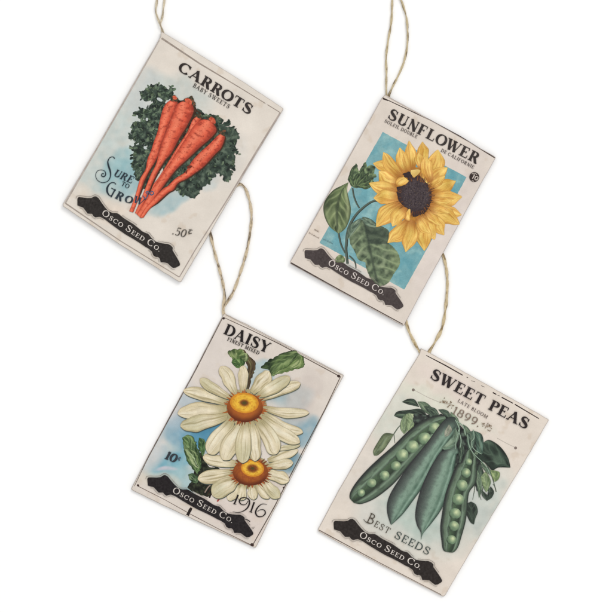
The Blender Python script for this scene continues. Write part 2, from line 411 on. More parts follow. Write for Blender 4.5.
# ------------------------------------------------------------------ shared print colours
def leafcol(dark, midc, light, freq=9, rib=(150, 165, 130), seed=0, ang=1.1, bias=0.0, ribw=.05, veinlo=.9):
    def fn(u, v_, x, y):
        a = abs(u - .5) * 2
        ph = (v_ + a * ang * .18) * freq + .35 * nz(x * .12, y * .12, seed)
        k = .5 + .5 * math.sin(ph * 2 * math.pi)
        c = mix(dark, midc, .55 + .25 * k + .9 * nz(u * 3.2 + v_, v_ * 3.0, seed) + .4 * nz(u * 9, v_ * 4, seed + 2))
        c = mix(c, light, sm(veinlo, 1.0, k) * .6 * (1 - a * .5) + bias * (u - .5))
        c = mix(c, light, sm(.0, .5, nz(u * 2.6, v_ * 2.2, seed + 4)) * .75)
        c = mix(c, rib, (1 - sm(ribw * .4, ribw * 1.6, abs(u - .5))) * .7)
        c = mix(c, dark, sm(.78, 1.0, a) * .75)
        return add(c, 9 * nz(x * 1.1, y * 1.1, seed))
    return fn
def mottle(dark, midc, light, f=.2, seed=0, g=8):
    def fn(x, y):
        k = fz(x * f, y * f, seed, 4); c = mix(midc, dark, sm(.02, .55, -k)); c = mix(c, light, sm(.02, .5, k)); return add(c, g * nz(x * 1.2, y * 1.2, seed))
    return fn
def petal_edges(base, tip, hw, prof, curve=0.0):
    dx, dy = tip[0] - base[0], tip[1] - base[1]; l = math.hypot(dx, dy); tx, ty = dx / l, dy / l; nx, ny = -ty, tx; L = []; R = []
    for t, k in prof:
        wl = 1 + .3 * nz(t * 4.2, base[0] * .7, tip[1] * .7); wr = 1 + .3 * nz(t * 4.2, base[1] * .7, tip[0] * .7)
        s_ = curve * l * math.sin(math.pi * t * .9); cx, cy = base[0] + dx * t + nx * s_, base[1] + dy * t + ny * s_
        L.append((cx + nx * hw * k * wl, cy + ny * hw * k * wl)); R.append((cx - nx * hw * k * wr, cy - ny * hw * k * wr))
    return L, R

# ================================================================== TAG 1: carrots
B1 = 0.0009
o1 = [(161.4, 31.6), (202, 56.2), (245, 83.2), (283.9, 109.0), (258, 151.5), (228, 202), (200, 250), (181.0, 282.2), (179.2, 282.0), (120, 244.6), (63.2, 206.2), (62.9, 204.4), (95.2, 150.6), (128, 93.5), (160.3, 37.8)]
root1 = tag_root((172, 157), B1, 'carrots seed packet tag with an orange bunch of carrots and a small .50 price')
gw = (176, 190, 188); bw = (150, 192, 200)
P1 = (226, 217, 206)
card(root1, o1, B1, washes(P1, [(116, 150, 34, 62, 28, (196, 206, 202), .85), (120, 170, 15, 24, 28, (152, 188, 192), .85), (178, 95, 34, 20, 30, (196, 203, 198), .75),
     (142, 92, 20, 26, 30, (200, 206, 204), .7), (168, 202, 24, 10, -34, (164, 190, 194), .8), (190, 190, 20, 7, -42, (178, 196, 198), .5), (133, 180, 14, 22, 28, (150, 186, 192), .75), (214, 180, 15, 6, -58, (190, 202, 202), .6), (232, 160, 14, 30, 30, (214, 210, 203), .5), (100, 205, 30, 14, 30, (232, 216, 200), .6)]))
lay = Lay(B1)
ink = Ink(lay())
bl = lambda a, b=16: (lambda u, v_, x, y: add(a, b * nz(x * .2, y * .2, 2) + 8 * nz(x * 1.1, y * 1.1)))
gb = (158, 146, 136)
ink.line([(161.8, 38.6), (200, 64.0), (240, 88.0), (280.2, 112.8)], [1.9, 1.5, .9, .8], bl(gb), smooth=False)
ink.line([(265.5, 103.6), (267.5, 104.8)], 1.0, (222, 213, 204), dz=5e-6, smooth=False)
ink.line([(280.4, 112.8), (257.3, 150.5), (226, 202), (195.4, 250), (179.6, 277.0)], [1.5, 1.7, 1.3, 1.1, 1.0], bl((172, 160, 152)), dz=2e-6, smooth=False)
ink.line([(65.5, 203.2), (120, 240.6), (179.5, 277.2)], [1.4, 1.0, .9], bl((166, 154, 144)), dz=4e-6, smooth=False)
ink.line([(159.6, 40.6), (128.6, 94.8), (96.2, 150.6), (65.4, 203.6)], [1.1, 1.3, 1.5, 1.6], bl((182, 172, 164)), dz=6e-6, smooth=False)
ink.build('border_line', M_text, root1)
# foliage
gd, gm, gl = (38, 46, 42), (64, 78, 68), (104, 120, 100)
ink = Ink(lay())
fo = Z(120, 80, [(412, 132), (375, 150), (345, 165), (338, 200), (320, 300), (310, 400), (290, 470), (262, 540), (240, 612)]) \
   + Z(100, 150, [(400, 60), (372, 110), (340, 180), (310, 232), (290, 240), (268, 210), (262, 178), (272, 150), (242, 130), (250, 90)]) \
   + Z(120, 80, [(105, 612), (96, 572), (112, 556), (86, 528), (112, 500), (150, 496), (196, 506), (214, 530), (208, 500), (150, 482), (100, 460), (66, 440), (94, 402), (90, 350), (126, 320), (160, 318), (192, 300), (150, 298), (125, 275), (98, 250), (150, 236), (166, 214), (202, 226), (236, 190), (270, 160), (240, 156), (200, 165), (170, 150), (166, 120), (155, 105), (200, 70), (236, 45), (290, 35), (336, 50), (372, 78), (380, 44), (402, 62), (410, 100)])
ink.blob(fo, mottle(gd, gm, gl, .22, 3), rough=1.1, seed=2)
fo2 = Z(160, 110, [(250, 20), (290, -5), (320, 5), (345, 40), (370, 42), (400, 34), (440, 50), (482, 75), (476, 106), (530, 88), (538, 110), (500, 130), (545, 130), (580, 150), (610, 208), (588, 232), (582, 272), (600, 340), (560, 325), (585, 390), (548, 385), (570, 420), (565, 465), (532, 445), (555, 498), (515, 552), (490, 540), (484, 508), (440, 486), (408, 500), (400, 530), (372, 560), (342, 580)]) \
    + Z(60, 80, [(400, 338), (385, 345), (370, 338), (352, 334), (340, 320), (318, 324), (300, 340), (290, 300), (300, 260), (250, 320), (235, 290), (260, 200), (300, 120), (330, 70)], 210)
lay.z += 1.2e-4; ink2 = Ink(lay())
ink2.blob(fo2, mottle(gd, (62, 76, 66), (98, 112, 96), .2, 8), rough=1.2, seed=5)
ink2.blob(Z(120, 80, [(420, 150), (460, 160), (520, 150), (545, 140), (566, 175), (590, 230), (625, 255), (640, 310), (600, 420), (500, 540), (430, 612), (300, 612), (330, 420)]), mottle((42, 32, 26), (62, 45, 36), (80, 64, 48), .3, 1), dz=4e-6)
def inside(p, poly):
    c = False; n = len(poly)
    for i in range(n):
        a = poly[i]; b = poly[i - 1]
        if (a[1] > p[1]) != (b[1] > p[1]) and p[0] < (b[0] - a[0]) * (p[1] - a[1]) / (b[1] - a[1]) + a[0]: c = not c
    return c
def leaflets(k, poly, n, centres, seed, cols, size=(2.0, 4.6)):
    """small lobed frond tips printed over a foliage patch, pointing away from the nearest frond centre"""
    rr = random.Random(seed); xs = [p[0] for p in poly]; ys = [p[1] for p in poly]; done = 0; tries = 0
    while done < n and tries < n * 40:
        tries += 1; p = (rr.uniform(min(xs), max(xs)), rr.uniform(min(ys), max(ys)))
        if not inside(p, poly): continue
        c = min(centres, key=lambda q: (q[0] - p[0]) ** 2 + (q[1] - p[1]) ** 2)
        a = math.atan2(p[1] - c[1], p[0] - c[0]) + rr.uniform(-.8, .8); l = rr.uniform(*size); hw = l * rr.uniform(.22, .36); tip = (p[0] + math.cos(a) * l, p[1] + math.sin(a) * l)
        L_, R_ = petal_edges(p, tip, hw, [(0, .3), (.3, .8), (.6, 1), (.85, .7), (1, .1)], rr.uniform(-.12, .12)); base = rr.choice(cols); lt = rr.uniform(8, 30)
        k.strip(L_, R_, lambda u, v_, x, y: add(base, lt * (1 - abs(u - .4) * 3) - 14 * (1 - v_)), dz=4e-6 + done * 3e-7, step=.9); done += 1
LC = ((50, 62, 54), (62, 76, 66), (76, 92, 78), (44, 54, 48), (98, 116, 94), (58, 72, 58), (36, 44, 40), (112, 128, 104), (84, 98, 76))
leaflets(ink, fo, 330, [Z(120, 80, [q])[0] for q in ((280, 95), (180, 265), (190, 400), (170, 560), (290, 250), (240, 520))] , 3, LC)
leaflets(ink2, fo2, 420, [Z(160, 110, [q])[0] for q in ((500, 200), (500, 320), (470, 430), (380, 440), (300, 500), (220, 580), (420, 80))], 4, LC)
# gaps where the paper shows between the fronds
for p, r in ((Z(120, 80, [(305, 152)])[0], (3.2, 1.5, .5)), (Z(120, 80, [(208, 303)])[0], (1.3, 1.7, 0)), (Z(120, 80, [(196, 520)])[0], (2.0, 1.5, .6))):
    ink.ellipse(p[0], p[1], r[0], r[1], r[2], lambda r_, a, x, y: (196, 204, 202), dz=1.15e-4, nr=2, na=14)
lay.z += 1.5e-4; ink.build('printed_foliage', M_ink, root1); ink2.build('printed_foliage', M_ink, root1)
def carrotcol(seed, hi=.38, warm=0):
    def fn(u, v_, x, y):
        k = math.exp(-((u - hi) / .24) ** 2); c = mix((212, 86, 62), (240, 128, 98), k)
        c = mix(c, (222, 102, 70), .3 * v_)
        e = sm(.70, 1.0, u); c = mix(c, (140, 54, 42), e * .85); c = mix(c, (168, 66, 50), sm(.16, 0, u) * .7)
        t = nz(u * 3.2, v_ * 46, seed) + .4 * nz(u * 9, v_ * 90, seed)
        c = mix(c, (150, 54, 42), sm(.16, .5, t) * .62 * (1 - .5 * v_)); c = mix(c, (246, 150, 120), sm(.28, .6, -t) * .3)
        s_ = nz(x * .7, y * .7, seed + 9); c = mix(c, (120, 44, 36), sm(.42, .6, s_) * .6 * (1 - sm(.3, .8, v_)))
        c = mix(c, (120, 50, 40), sm(.03, 0, v_) * .6)
        return add(c, 7 * nz(x * 1.3, y * 1.3, seed))
    return fn
def carrot(left, right, seed, hi=.38):
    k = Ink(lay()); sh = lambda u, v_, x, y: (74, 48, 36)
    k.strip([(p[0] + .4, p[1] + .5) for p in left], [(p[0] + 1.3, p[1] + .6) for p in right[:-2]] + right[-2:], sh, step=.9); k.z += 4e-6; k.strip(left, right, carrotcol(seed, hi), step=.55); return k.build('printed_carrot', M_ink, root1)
z4 = lambda p: Z(120, 80, p); z5 = lambda p: Z(160, 110, p); z7 = lambda p: Z(100, 150, p)
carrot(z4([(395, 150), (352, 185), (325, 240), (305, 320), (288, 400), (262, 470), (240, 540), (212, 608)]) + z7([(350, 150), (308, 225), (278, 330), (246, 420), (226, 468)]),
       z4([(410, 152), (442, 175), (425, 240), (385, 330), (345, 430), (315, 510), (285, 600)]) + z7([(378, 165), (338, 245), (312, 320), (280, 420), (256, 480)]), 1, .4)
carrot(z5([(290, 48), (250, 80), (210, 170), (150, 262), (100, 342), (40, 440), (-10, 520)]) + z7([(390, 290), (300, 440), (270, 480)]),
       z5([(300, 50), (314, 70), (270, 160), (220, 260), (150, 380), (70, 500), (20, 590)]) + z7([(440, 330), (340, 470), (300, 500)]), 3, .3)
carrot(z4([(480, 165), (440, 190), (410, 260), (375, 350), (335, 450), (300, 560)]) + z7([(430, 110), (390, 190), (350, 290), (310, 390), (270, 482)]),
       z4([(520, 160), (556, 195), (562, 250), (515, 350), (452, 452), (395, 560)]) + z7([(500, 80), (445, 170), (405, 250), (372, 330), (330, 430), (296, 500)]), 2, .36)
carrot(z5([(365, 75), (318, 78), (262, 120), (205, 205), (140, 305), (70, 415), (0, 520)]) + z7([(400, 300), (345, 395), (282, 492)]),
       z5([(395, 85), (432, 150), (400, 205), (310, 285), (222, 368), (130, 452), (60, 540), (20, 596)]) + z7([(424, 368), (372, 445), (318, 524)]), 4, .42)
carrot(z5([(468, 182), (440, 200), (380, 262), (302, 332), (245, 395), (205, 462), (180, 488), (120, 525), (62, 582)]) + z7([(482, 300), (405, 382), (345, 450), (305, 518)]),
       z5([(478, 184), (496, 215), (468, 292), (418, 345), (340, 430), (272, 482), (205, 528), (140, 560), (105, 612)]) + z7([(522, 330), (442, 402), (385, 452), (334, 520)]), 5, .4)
ink = Ink(lay())
tuft = mottle((44, 48, 38), (72, 66, 50), (132, 84, 62), .4, 4)
for p in (z4([(385, 160), (400, 130), (420, 118), (438, 135), (450, 160), (425, 168)]), z4([(488, 162), (500, 140), (525, 138), (550, 125), (570, 160), (585, 200), (566, 205), (545, 180), (515, 168)]),
          z5([(368, 78), (360, 60), (380, 50), (420, 60), (430, 90), (425, 120), (400, 95)]), z5([(462, 185), (455, 165), (480, 160), (500, 150), (498, 185), (490, 200)]), z5([(280, 50), (290, 30), (305, 30), (318, 55), (305, 70)])):
    ink.blob(p, tuft, rough=.5, step=.7)
ink.blob(z4([(404, 128), (422, 122), (438, 140), (430, 152), (410, 148)]), mottle((170, 70, 50), (206, 92, 66), (226, 120, 90), .4, 4), step=.7, dz=5e-6)
ink.blob(z4([(496, 155), (512, 142), (538, 150), (552, 175), (540, 190), (510, 175)]), mottle((170, 70, 50), (206, 92, 66), (226, 120, 90), .4, 4), step=.7, dz=5e-6)
ink.blob(z5([(375, 78), (385, 58), (415, 66), (426, 92), (418, 108)]), mottle((170, 70, 50), (206, 92, 66), (226, 120, 90), .4, 6), step=.7, dz=5e-6)
for p in (z5([(205, 440), (225, 425), (248, 430), (232, 448)]), z5([(195, 480), (212, 458), (205, 490)])): ink.blob(p, lambda x, y: (110, 48, 36), step=.7, dz=5e-6)
ink.build('printed_carrot_crown', M_ink, root1)
# writing
zt = lay(); dk = (52, 46, 44)
ink = Ink(zt); text(ink, 'CARROTS', (177.6, 70.4), (249.6, 115.4), 10.2, inkcol(dk, 22), T=.24, t=.075, track=.05); ink.build('title_lettering', M_text, root1)
ink = Ink(zt + 1e-6); text(ink, 'BABY SWEETS', (192.6, 87.0), (228.8, 109.2), 4.3, inkcol((74, 68, 64), 20), T=.17, t=.08, track=.12); ink.build('subtitle_lettering', M_text, root1)
ink = Ink(lay()); nb = (46, 56, 64)
z8 = lambda p: Z(85, 165, p, 60)
ink.line(z8([(196, 92), (176, 92), (172, 112), (196, 120), (214, 100), (205, 66), (170, 52), (130, 64), (112, 106), (130, 156), (180, 182), (236, 166), (262, 120), (262, 70), (246, 20), (236, -30), (256, -72), (290, -80), (306, -62)]),
         [.9, .8, .9, 1.2, 1.0, .7, .6, .6, .6, .6, .7, .8, 1.0, 1.5, 1.7, 1.2, .8, .7, 1.1], lambda u, v_, x, y: nb, nu=1)
text(ink, 'URE', z8([(288, 110)])[0], z8([(476, 192)])[0], 7.4, inkcol(nb), T=.2, t=.08, serif=.05, shear=.18)
text(ink, 'TO', z8([(368, 208)])[0], z8([(444, 246)])[0], 4.6, inkcol(nb), T=.2, t=.1, serif=.04)
ink.line(z8([(318, 200), (300, 182), (262, 188), (232, 230), (232, 280), (258, 316), (276, 306)]), [1.0, .8, 1.0, 1.8, 1.7, .9, .6], lambda u, v_, x, y: nb, nu=1)
ink.line(z8([(270, 236), (318, 262)]), .8, nb, nu=1, dz=5e-6); ink.line(z8([(312, 248), (268, 330)]), 1.4, nb, nu=1, dz=7e-6)
text(ink, 'R', z8([(302, 338)])[0], z8([(374, 374)])[0], 8.2, inkcol(nb), T=.24, t=.09, serif=.05, shear=.1)
text(ink, 'O', z8([(400, 374)])[0], z8([(474, 402)])[0], 7.2, inkcol(nb), T=.26, t=.09, shear=.1)
text(ink, 'W', z8([(484, 378)])[0], z8([(588, 416)])[0], 7.0, inkcol((54, 66, 84)), T=.2, t=.08, serif=.05, shear=.15)
nb2 = (84, 96, 124)
ink.line(z7([(330, 350), (350, 372), (368, 345), (352, 325), (372, 322), (392, 345), (412, 335), (404, 318), (385, 326)]), [.9, 1.1, 1.0, .8, 1.2, 1.2, 1.1, .9, .7], nb2, nu=1, dz=1.1e-5)
ink.build('slogan_lettering', M_text, root1)
ink = Ink(lay())
text(ink, '.50', Z(120, 210, [(398, 186)])[0], Z(120, 210, [(498, 212)])[0], 8.0, inkcol((88, 82, 76), 30), T=.16, t=.07, serif=0, shear=.12)
ink.line(Z(120, 210, [(538, 156), (526, 170), (532, 182), (550, 178)]), .8, (90, 84, 78), nu=1); ink.line(Z(120, 210, [(528, 150), (556, 156)]), .7, (90, 84, 78), nu=1, dz=3e-6); ink.line(Z(120, 210, [(546, 146), (528, 188)]), .5, (90, 84, 78), nu=1, dz=5e-6)
ink.build('price_lettering', M_text, root1)
f1 = banner(root1, lay(), A0, A1, (52, 48, 46), (214, 206, 198))
twine(root1, [[(163.0, 33.5, .7), (161.6, 30.0, 1.0), (160.2, 24.5, 1.2), (157.6, 18, 1.2), (155.9, 11, 1.0), (156.6, 4, .9), (157.0, -3, .9), (156.0, -14, .9)],
              [(163.4, 33.5, .7), (162.0, 29.0, 1.4), (160.6, 24.0, 2.0), (162.4, 17.5, 1.4), (163.2, 10, 1.0), (164.2, 3, .9), (164.8, -4, .9), (166, -14, .9)]], .95, (214, 202, 178), (164, 150, 128), 11)

# ================================================================== TAG 2: sunflower
B2 = 0.00088
o2 = [(385.3, 95.0), (420, 114.2), (458, 135.5), (495.8, 157.6), (480.4, 184.5), (452, 236.5), (421, 293), (403.8, 325.6), (402.4, 325.6), (340, 291.6), (290.0, 263.6), (290.2, 261.6), (309, 228), (345, 163.5), (382.0, 97.8)]
root2 = tag_root((392, 210), B2, 'sunflower seed packet tag with a yellow bloom on a turquoise panel')
P2 = (224, 213, 202)
card(root2, o2, B2, washes(P2, [(330, 240, 40, 30, 28, (228, 214, 200), .5), (455, 190, 20, 60, 28, (218, 206, 199), .5), (352, 268, 16, 6, 28, (196, 208, 206), .5), (440, 250, 20, 50, 28, (226, 214, 208), .5)]), (168, 156, 150))
lay = Lay(B2)
ink = Ink(lay())
ink.line([(382.6, 98.0), (430, 120.4), (460, 136.6), (494.4, 158.0)], [.8, .9, 1.0, 1.0], bl((74, 64, 60), 26), smooth=False)
ink.line([(382.6, 98.8), (388, 101)], [1.6, .8], (70, 60, 56), dz=3e-6, smooth=False)
ink.line([(386.5, 96.8), (440, 126.2), (494, 156.6)], .5, bl((176, 164, 156)), dz=5e-6, smooth=False)
ink.line([(291.0, 262.9), (340, 290.2), (402.6, 324.2)], [1.4, 1.1, .9], bl((84, 74, 70), 24), dz=2e-6, smooth=False)
ink.line([(381.2, 99.8), (345.4, 164.4), (292, 259.5)], .6, bl((190, 178, 170)), dz=7e-6, smooth=False)
ink.build('border_line', M_text, root2)
ink = Ink(lay())
pq = [(382.6, 132.2), (466.4, 177.4), (404.2, 289.6), (319.4, 243.0)]
bb1, bb2 = (132, 174, 178), (112, 164, 172)
def bluefn(x, y):
    k = ((x - 320) * .8 + (y - 130) * .3) / 150; c = mix(bb1, bb2, k + .5 * fz(x * .05, y * .05, 2)); c = mix(c, (156, 194, 192), sm(.0, .55, fz(x * .09, y * .09, 6)) * .6); c = mix(c, (92, 156, 170), sm(.05, .55, fz(x * .07, y * .07, 16)) * .45)
    return add(c, 7 * nz(x * .8, y * .8, 1))
ink.blob(pq, bluefn, smooth=False, step=1.0, rough=.18)
ink.build('blue_panel', M_ink, root2)
# stems and leaves
gD, gM, gL = (56, 66, 54), (94, 112, 84), (140, 156, 112)
z3 = lambda p: Z(310, 160, p); z6 = lambda p: Z(335, 210, p)
ink = Ink(lay())
stc = lambda u, v_, x, y: mix((58, 66, 62), (104, 118, 104), math.exp(-((u - .35) / .22) ** 2))
ink.line(z3([(325, 215), (335, 275), (355, 330), (378, 370)]), [1.6, 1.7, 1.7, 1.5], stc, nu=4)
ink.line(z3([(560, 330), (520, 315), (470, 322), (400, 372), (345, 430), (305, 500), (285, 570), (278, 650)]) + z6([(84, 300), (90, 360), (96, 412)]), [1.6, 1.9, 2.2, 2.5, 2.7, 2.9, 3.0, 3.0, 2.9, 2.8, 2.6], stc, nu=4, dz=4e-6)
ink.line(z3([(215, 540), (226, 600)]) + z6([(48, 268), (76, 330)]), [2.0, 2.0, 1.8, 1.4], stc, nu=4, dz=6e-6)
ink.line(z6([(195, 70), (178, 120), (140, 160), (108, 190)]), [1.4, 1.3, 1.1, .8], stc, nu=3, dz=8e-6)
ink.line(z6([(108, 350), (140, 380), (156, 410), (160, 446)]), [1.6, 1.6, 1.5, 1.1], stc, nu=3, dz=1e-5)
ink.line(z3([(392, 452), (360, 500), (318, 545), (300, 585)]), [1.2, 1.0, .8, .5], (120, 142, 132), nu=2, dz=1.2e-5); ink.line(z3([(395, 445), (430, 470), (455, 480)]), [1.3, 1.2, .8], (66, 76, 66), nu=2, dz=1.4e-5)
ink.build('printed_stem', M_ink, root2)
ink = Ink(lay())
ink.strip(z3([(292, 172), (240, 198), (180, 230), (128, 290), (103, 350), (110, 430), (150, 510), (214, 562)]),
          z3([(294, 174), (284, 230), (298, 300), (312, 370), (306, 440), (280, 510), (245, 548), (216, 562)]), leafcol((60, 70, 52), (110, 126, 86), (168, 178, 132), 6, (66, 76, 58), 2, -1.7, .25, veinlo=.62), step=.6)
ink.build('printed_leaf', M_ink, root2)
ink = Ink(lay())
bud = leafcol((48, 56, 46), (84, 104, 74), (136, 156, 104), 3, (60, 70, 56), 5)
ink.blob(z3([(325, 210), (295, 165), (290, 145), (320, 90), (350, 26), (366, 62), (372, 88), (402, 42), (428, 18), (436, 50), (470, 40), (500, 60), (490, 100), (510, 125), (480, 150), (496, 185), (440, 200), (380, 215)]), mottle((50, 58, 48), (84, 102, 76), (134, 152, 110), .25, 5), rough=.6)
for i, (a, b) in enumerate((((325, 190), (350, 40)), ((330, 195), (310, 100)), ((340, 195), (372, 100)), ((350, 195), (415, 60)), ((360, 198), (450, 90)), ((370, 200), (470, 140)), ((380, 200), (480, 180)))):
    L_, R_ = petal_edges(z3([a])[0], z3([b])[0], 2.3, [(0, .5), (.3, 1), (.6, .9), (.85, .5), (1, 0)], .05 * (i - 3)); ink.strip(L_, R_, bud, dz=4e-6 + 2e-6 * i)
ink.build('printed_bud', M_ink, root2)
ink = Ink(lay())
big = z6([(190, 72), (240, 95), (320, 110), (400, 150), (418, 190), (405, 245), (450, 290), (490, 350), (492, 420), (445, 495), (405, 560), (340, 582), (282, 540), (240, 452), (228, 400), (180, 382), (150, 315), (118, 262), (112, 200), (150, 140)])
rib = z6([(190, 80), (240, 200), (270, 330), (300, 450), (340, 575)])
def bigleaf(x, y):
    # curved side veins that follow the blade
    p = Z(0, 0, [(1, 1)]); X = (x - 335) * 7.65; Y = (y - 210) * 7.65
    d = (X - (200 + Y * .22)); side = 1 if d > 0 else -1; q = Y - abs(d) * (.75 if side < 0 else .35) + 10 * nz(X * .01, Y * .01)
    k = .5 + .5 * math.sin(q / 40 * math.pi + 1.2 * nz(X * .012, Y * .012, 5)); c = mix((70, 82, 66), (118, 134, 104), .35 + .5 * k + .9 * fz(x * .2, y * .2, 3)); c = mix(c, (162, 174, 140), sm(.0, .5, nz(X * .02, Y * .02, 8)) * .55)
    c = mix(c, (158, 172, 134), sm(.86, 1, k) * .6 * sm(0, 60, abs(d))); c = mix(c, (60, 70, 60), (1 - sm(3, 14, abs(d))) * .6)
    if side > 0 and Y < 260: c = mix(c, (52, 62, 56), .55)
    c = mix(c, (150, 166, 120), sm(380, 480, X) * .4)
    return add(c, 9 * nz(x * 1.1, y * 1.1))
ink.blob(big, bigleaf, step=.7, rough=.3)
ink.blob(z6([(0, 385), (20, 350), (50, 345), (75, 370), (70, 400), (30, 410)]), mottle((80, 96, 66), (118, 134, 92), (160, 172, 130), .3, 3), step=.8, dz=4e-6)
ink.build('printed_leaf', M_ink, root2)
for a, b, hw, q in (((388, 448), (292, 610), 3.6, 61), ((400, 440), (520, 505), 4.0, 62)):
    L_, R_ = petal_edges(z3([a])[0], z3([b])[0], hw, [(0, .15), (.25, .8), (.55, 1), (.85, .55), (1, .05)], .08); ink = Ink(lay())
    ink.strip(L_, R_, leafcol((66, 80, 70), (112, 132, 112), (160, 176, 150), 4, (74, 88, 76), q, 1.2), step=.6); ink.build('printed_leaf', M_ink, root2)
# bloom
zg = lambda p: Z(365, 135, p, 100); zh = lambda p: Z(370, 155, p, 100)
fl = Ink(lay())
cpt = (414.6, 195.0)
fl.ellipse(cpt[0], cpt[1], 24, 28, -.2, lambda r, a, x, y: add((186, 128, 52), 14 * nz(x * .4, y * .4)), nr=6)
PR = [(0, .45), (.15, .72), (.35, .98), (.55, 1.08), (.72, .92), (.86, .52), (.95, .22), (1, .04)]
def suncol(seed, tone=0):
    rs = random.Random(seed); hi = rs.uniform(.3, .6)
    def fn(u, v_, x, y):
        c = mix((226, 174, 86), (238, 198, 108), math.exp(-((u - hi) / .28) ** 2)); c = add(c, tone)
        s_ = nz(u * 7, v_ * 1.6, seed) + .8 * nz(u * 18, v_ * 3, seed + 2)
        c = mix(c, (190, 128, 60), sm(.0, .5, s_) * .6); c = mix(c, (250, 220, 130), sm(.1, .6, -s_) * .55)
        c = mix(c, (168, 106, 50), sm(.42, 0, v_) * .85); e = abs(u - .5) * 2; c = mix(c, (184, 134, 66), sm(.78, 1, e) * .6); c = add(c, 26 * nz(v_ * 2.2, u * 1.5, seed + 5))
        c = mix(c, (250, 222, 140), sm(.6, .95, v_) * .25)
        return add(c, 7 * nz(x * 1.2, y * 1.2, seed))
    return fn
pet = [(zg, (345, 205), (350, 42), 36, .02), (zg, (295, 225), (270, 36), 34, -.02), (zg, (180, 225), (48, 176), 33, .05), (zg, (255, 240), (214, 78), 36, -.04), (zg, (225, 255), (115, 104), 38, -.08),
       (zg, (385, 260), (440, 90), 50, .10), (zg, (200, 305), (86, 218), 42, -.08), (zg, (400, 345), (553, 280), 38, .05), (zg, (385, 310), (505, 203), 38, -.06), (zg, (200, 345), (26, 293), 42, -.05),
       (zg, (210, 385), (52, 388), 42, .03), (zg, (400, 388), (592, 376), 46, .06), (zh, (360, 310), (560, 365), 40, .04), (zh, (360, 330), (545, 428), 48, -.06), (zh, (190, 295), (42, 445), 48, .08), (zh, (330, 360), (450, 492), 42, -.06),
       (zh, (235, 400), (105, 535), 42, -.06), (zh, (290, 385), (392, 520), 46, -.10), (zh, (300, 400), (325, 588), 42, -.10), (zh, (260, 400), (215, 594), 40, -.04), (zh, (215, 320), (140, 440), 40, .10), (zh, (300, 375), (370, 480), 34, .1),
       (zg, (345, 225), (395, 300), 22, .1), (zg, (340, 205), (330, 110), 26, -.06), (zg, (400, 290), (372, 130), 34, -.05), (zg, (400, 330), (490, 250), 24, -.03), (zg, (408, 400), (530, 400), 22, .05), (zg, (395, 440), (520, 480), 22, -.03), (zh, (345, 350), (430, 430), 24, .03)]
for i, (zz, b, t, hw, cv) in enumerate(pet):
    L_, R_ = petal_edges(zz([b])[0], zz([t])[0], hw * .1634, PR, cv); fl.strip(L_, R_, suncol(i * 3 + 1, -10 if i in (0, 2, 7) else 0), dz=6e-6 + i * 3e-6, step=.55)
lay.z += 1.2e-4
flo = fl.build('printed_sunflower', M_ink, root2)
ink = Ink(lay())
def disc(x, y):
    d = math.hypot(x - cpt[0] - 1, (y - cpt[1]) * .9); c = mix((62, 53, 57), (80, 69, 72), sm(-.4, .5, fz(x * .5, y * .5, 2))); c = mix(c, (104, 96, 98), sm(.25, .6, nz(x * 1.1, y * 1.1, 4)) * .7); c = mix(c, (52, 40, 40), sm(11, 17, d) * .7); return c
ink.blob(zg([(228, 242), (262, 226), (282, 232), (292, 262), (322, 248), (352, 266), (386, 310), (406, 362), (400, 420), (374, 468), (332, 492), (292, 498), (268, 455), (225, 430), (200, 385), (195, 325), (215, 305), (255, 290), (262, 268)]), disc, step=.7, rough=.6)
rr = random.Random(4)
for i in range(90):
    a = rr.uniform(0, 6.283); q0 = rr.uniform(11.5, 14); q1 = q0 + rr.uniform(2.5, 5.5); ex, ey = 1.12 * math.cos(a), 1.25 * math.sin(a)
    ink.line([(cpt[0] + 1 + q0 * ex, cpt[1] + 1 + q0 * ey), (cpt[0] + 1 + q1 * ex, cpt[1] + 1 + q1 * ey)], [rr.uniform(.5, 1.0), .15], rr.choice(((92, 58, 44), (70, 52, 50), (130, 84, 46))), nu=1, dz=3e-6 + i * 3e-7)
for i in range(120):
    a = rr.uniform(0, 6.283); q0 = rr.uniform(0, 1) ** .5 * 12; x, y = cpt[0] + 1 + q0 * math.cos(a), cpt[1] + 1 + q0 * 1.15 * math.sin(a)
    ink.line([(x, y), (x + .9, y + .5)], rr.uniform(.4, .8), rr.choice(((96, 84, 82), (50, 40, 42), (88, 74, 66))), nu=1, dz=3.2e-5 + i * 3e-7)
lay.z += 7e-5
ink.build('flower_centre', M_ink, flo)
ink = Ink(lay())
ink.strip(zg([(190, 318), (186, 290), (205, 262), (236, 256)]), zg([(192, 320), (225, 312), (252, 300), (268, 282)])[::1], suncol(77), step=.5)
ink.strip(zg([(280, 216), (278, 232), (286, 248), (298, 262)]), zg([(284, 215), (325, 212), (338, 222), (322, 244), (300, 262)]), lambda u, v_, x, y: mix((236, 208, 130), (212, 170, 90), v_), step=.5, dz=4e-6)
ink.strip(zh([(210, 395), (220, 355), (238, 330)]), zh([(215, 400), (245, 400), (246, 335)]), suncol(78, 8), step=.5, dz=8e-6)
ink.build('curled_petal', M_ink, flo)
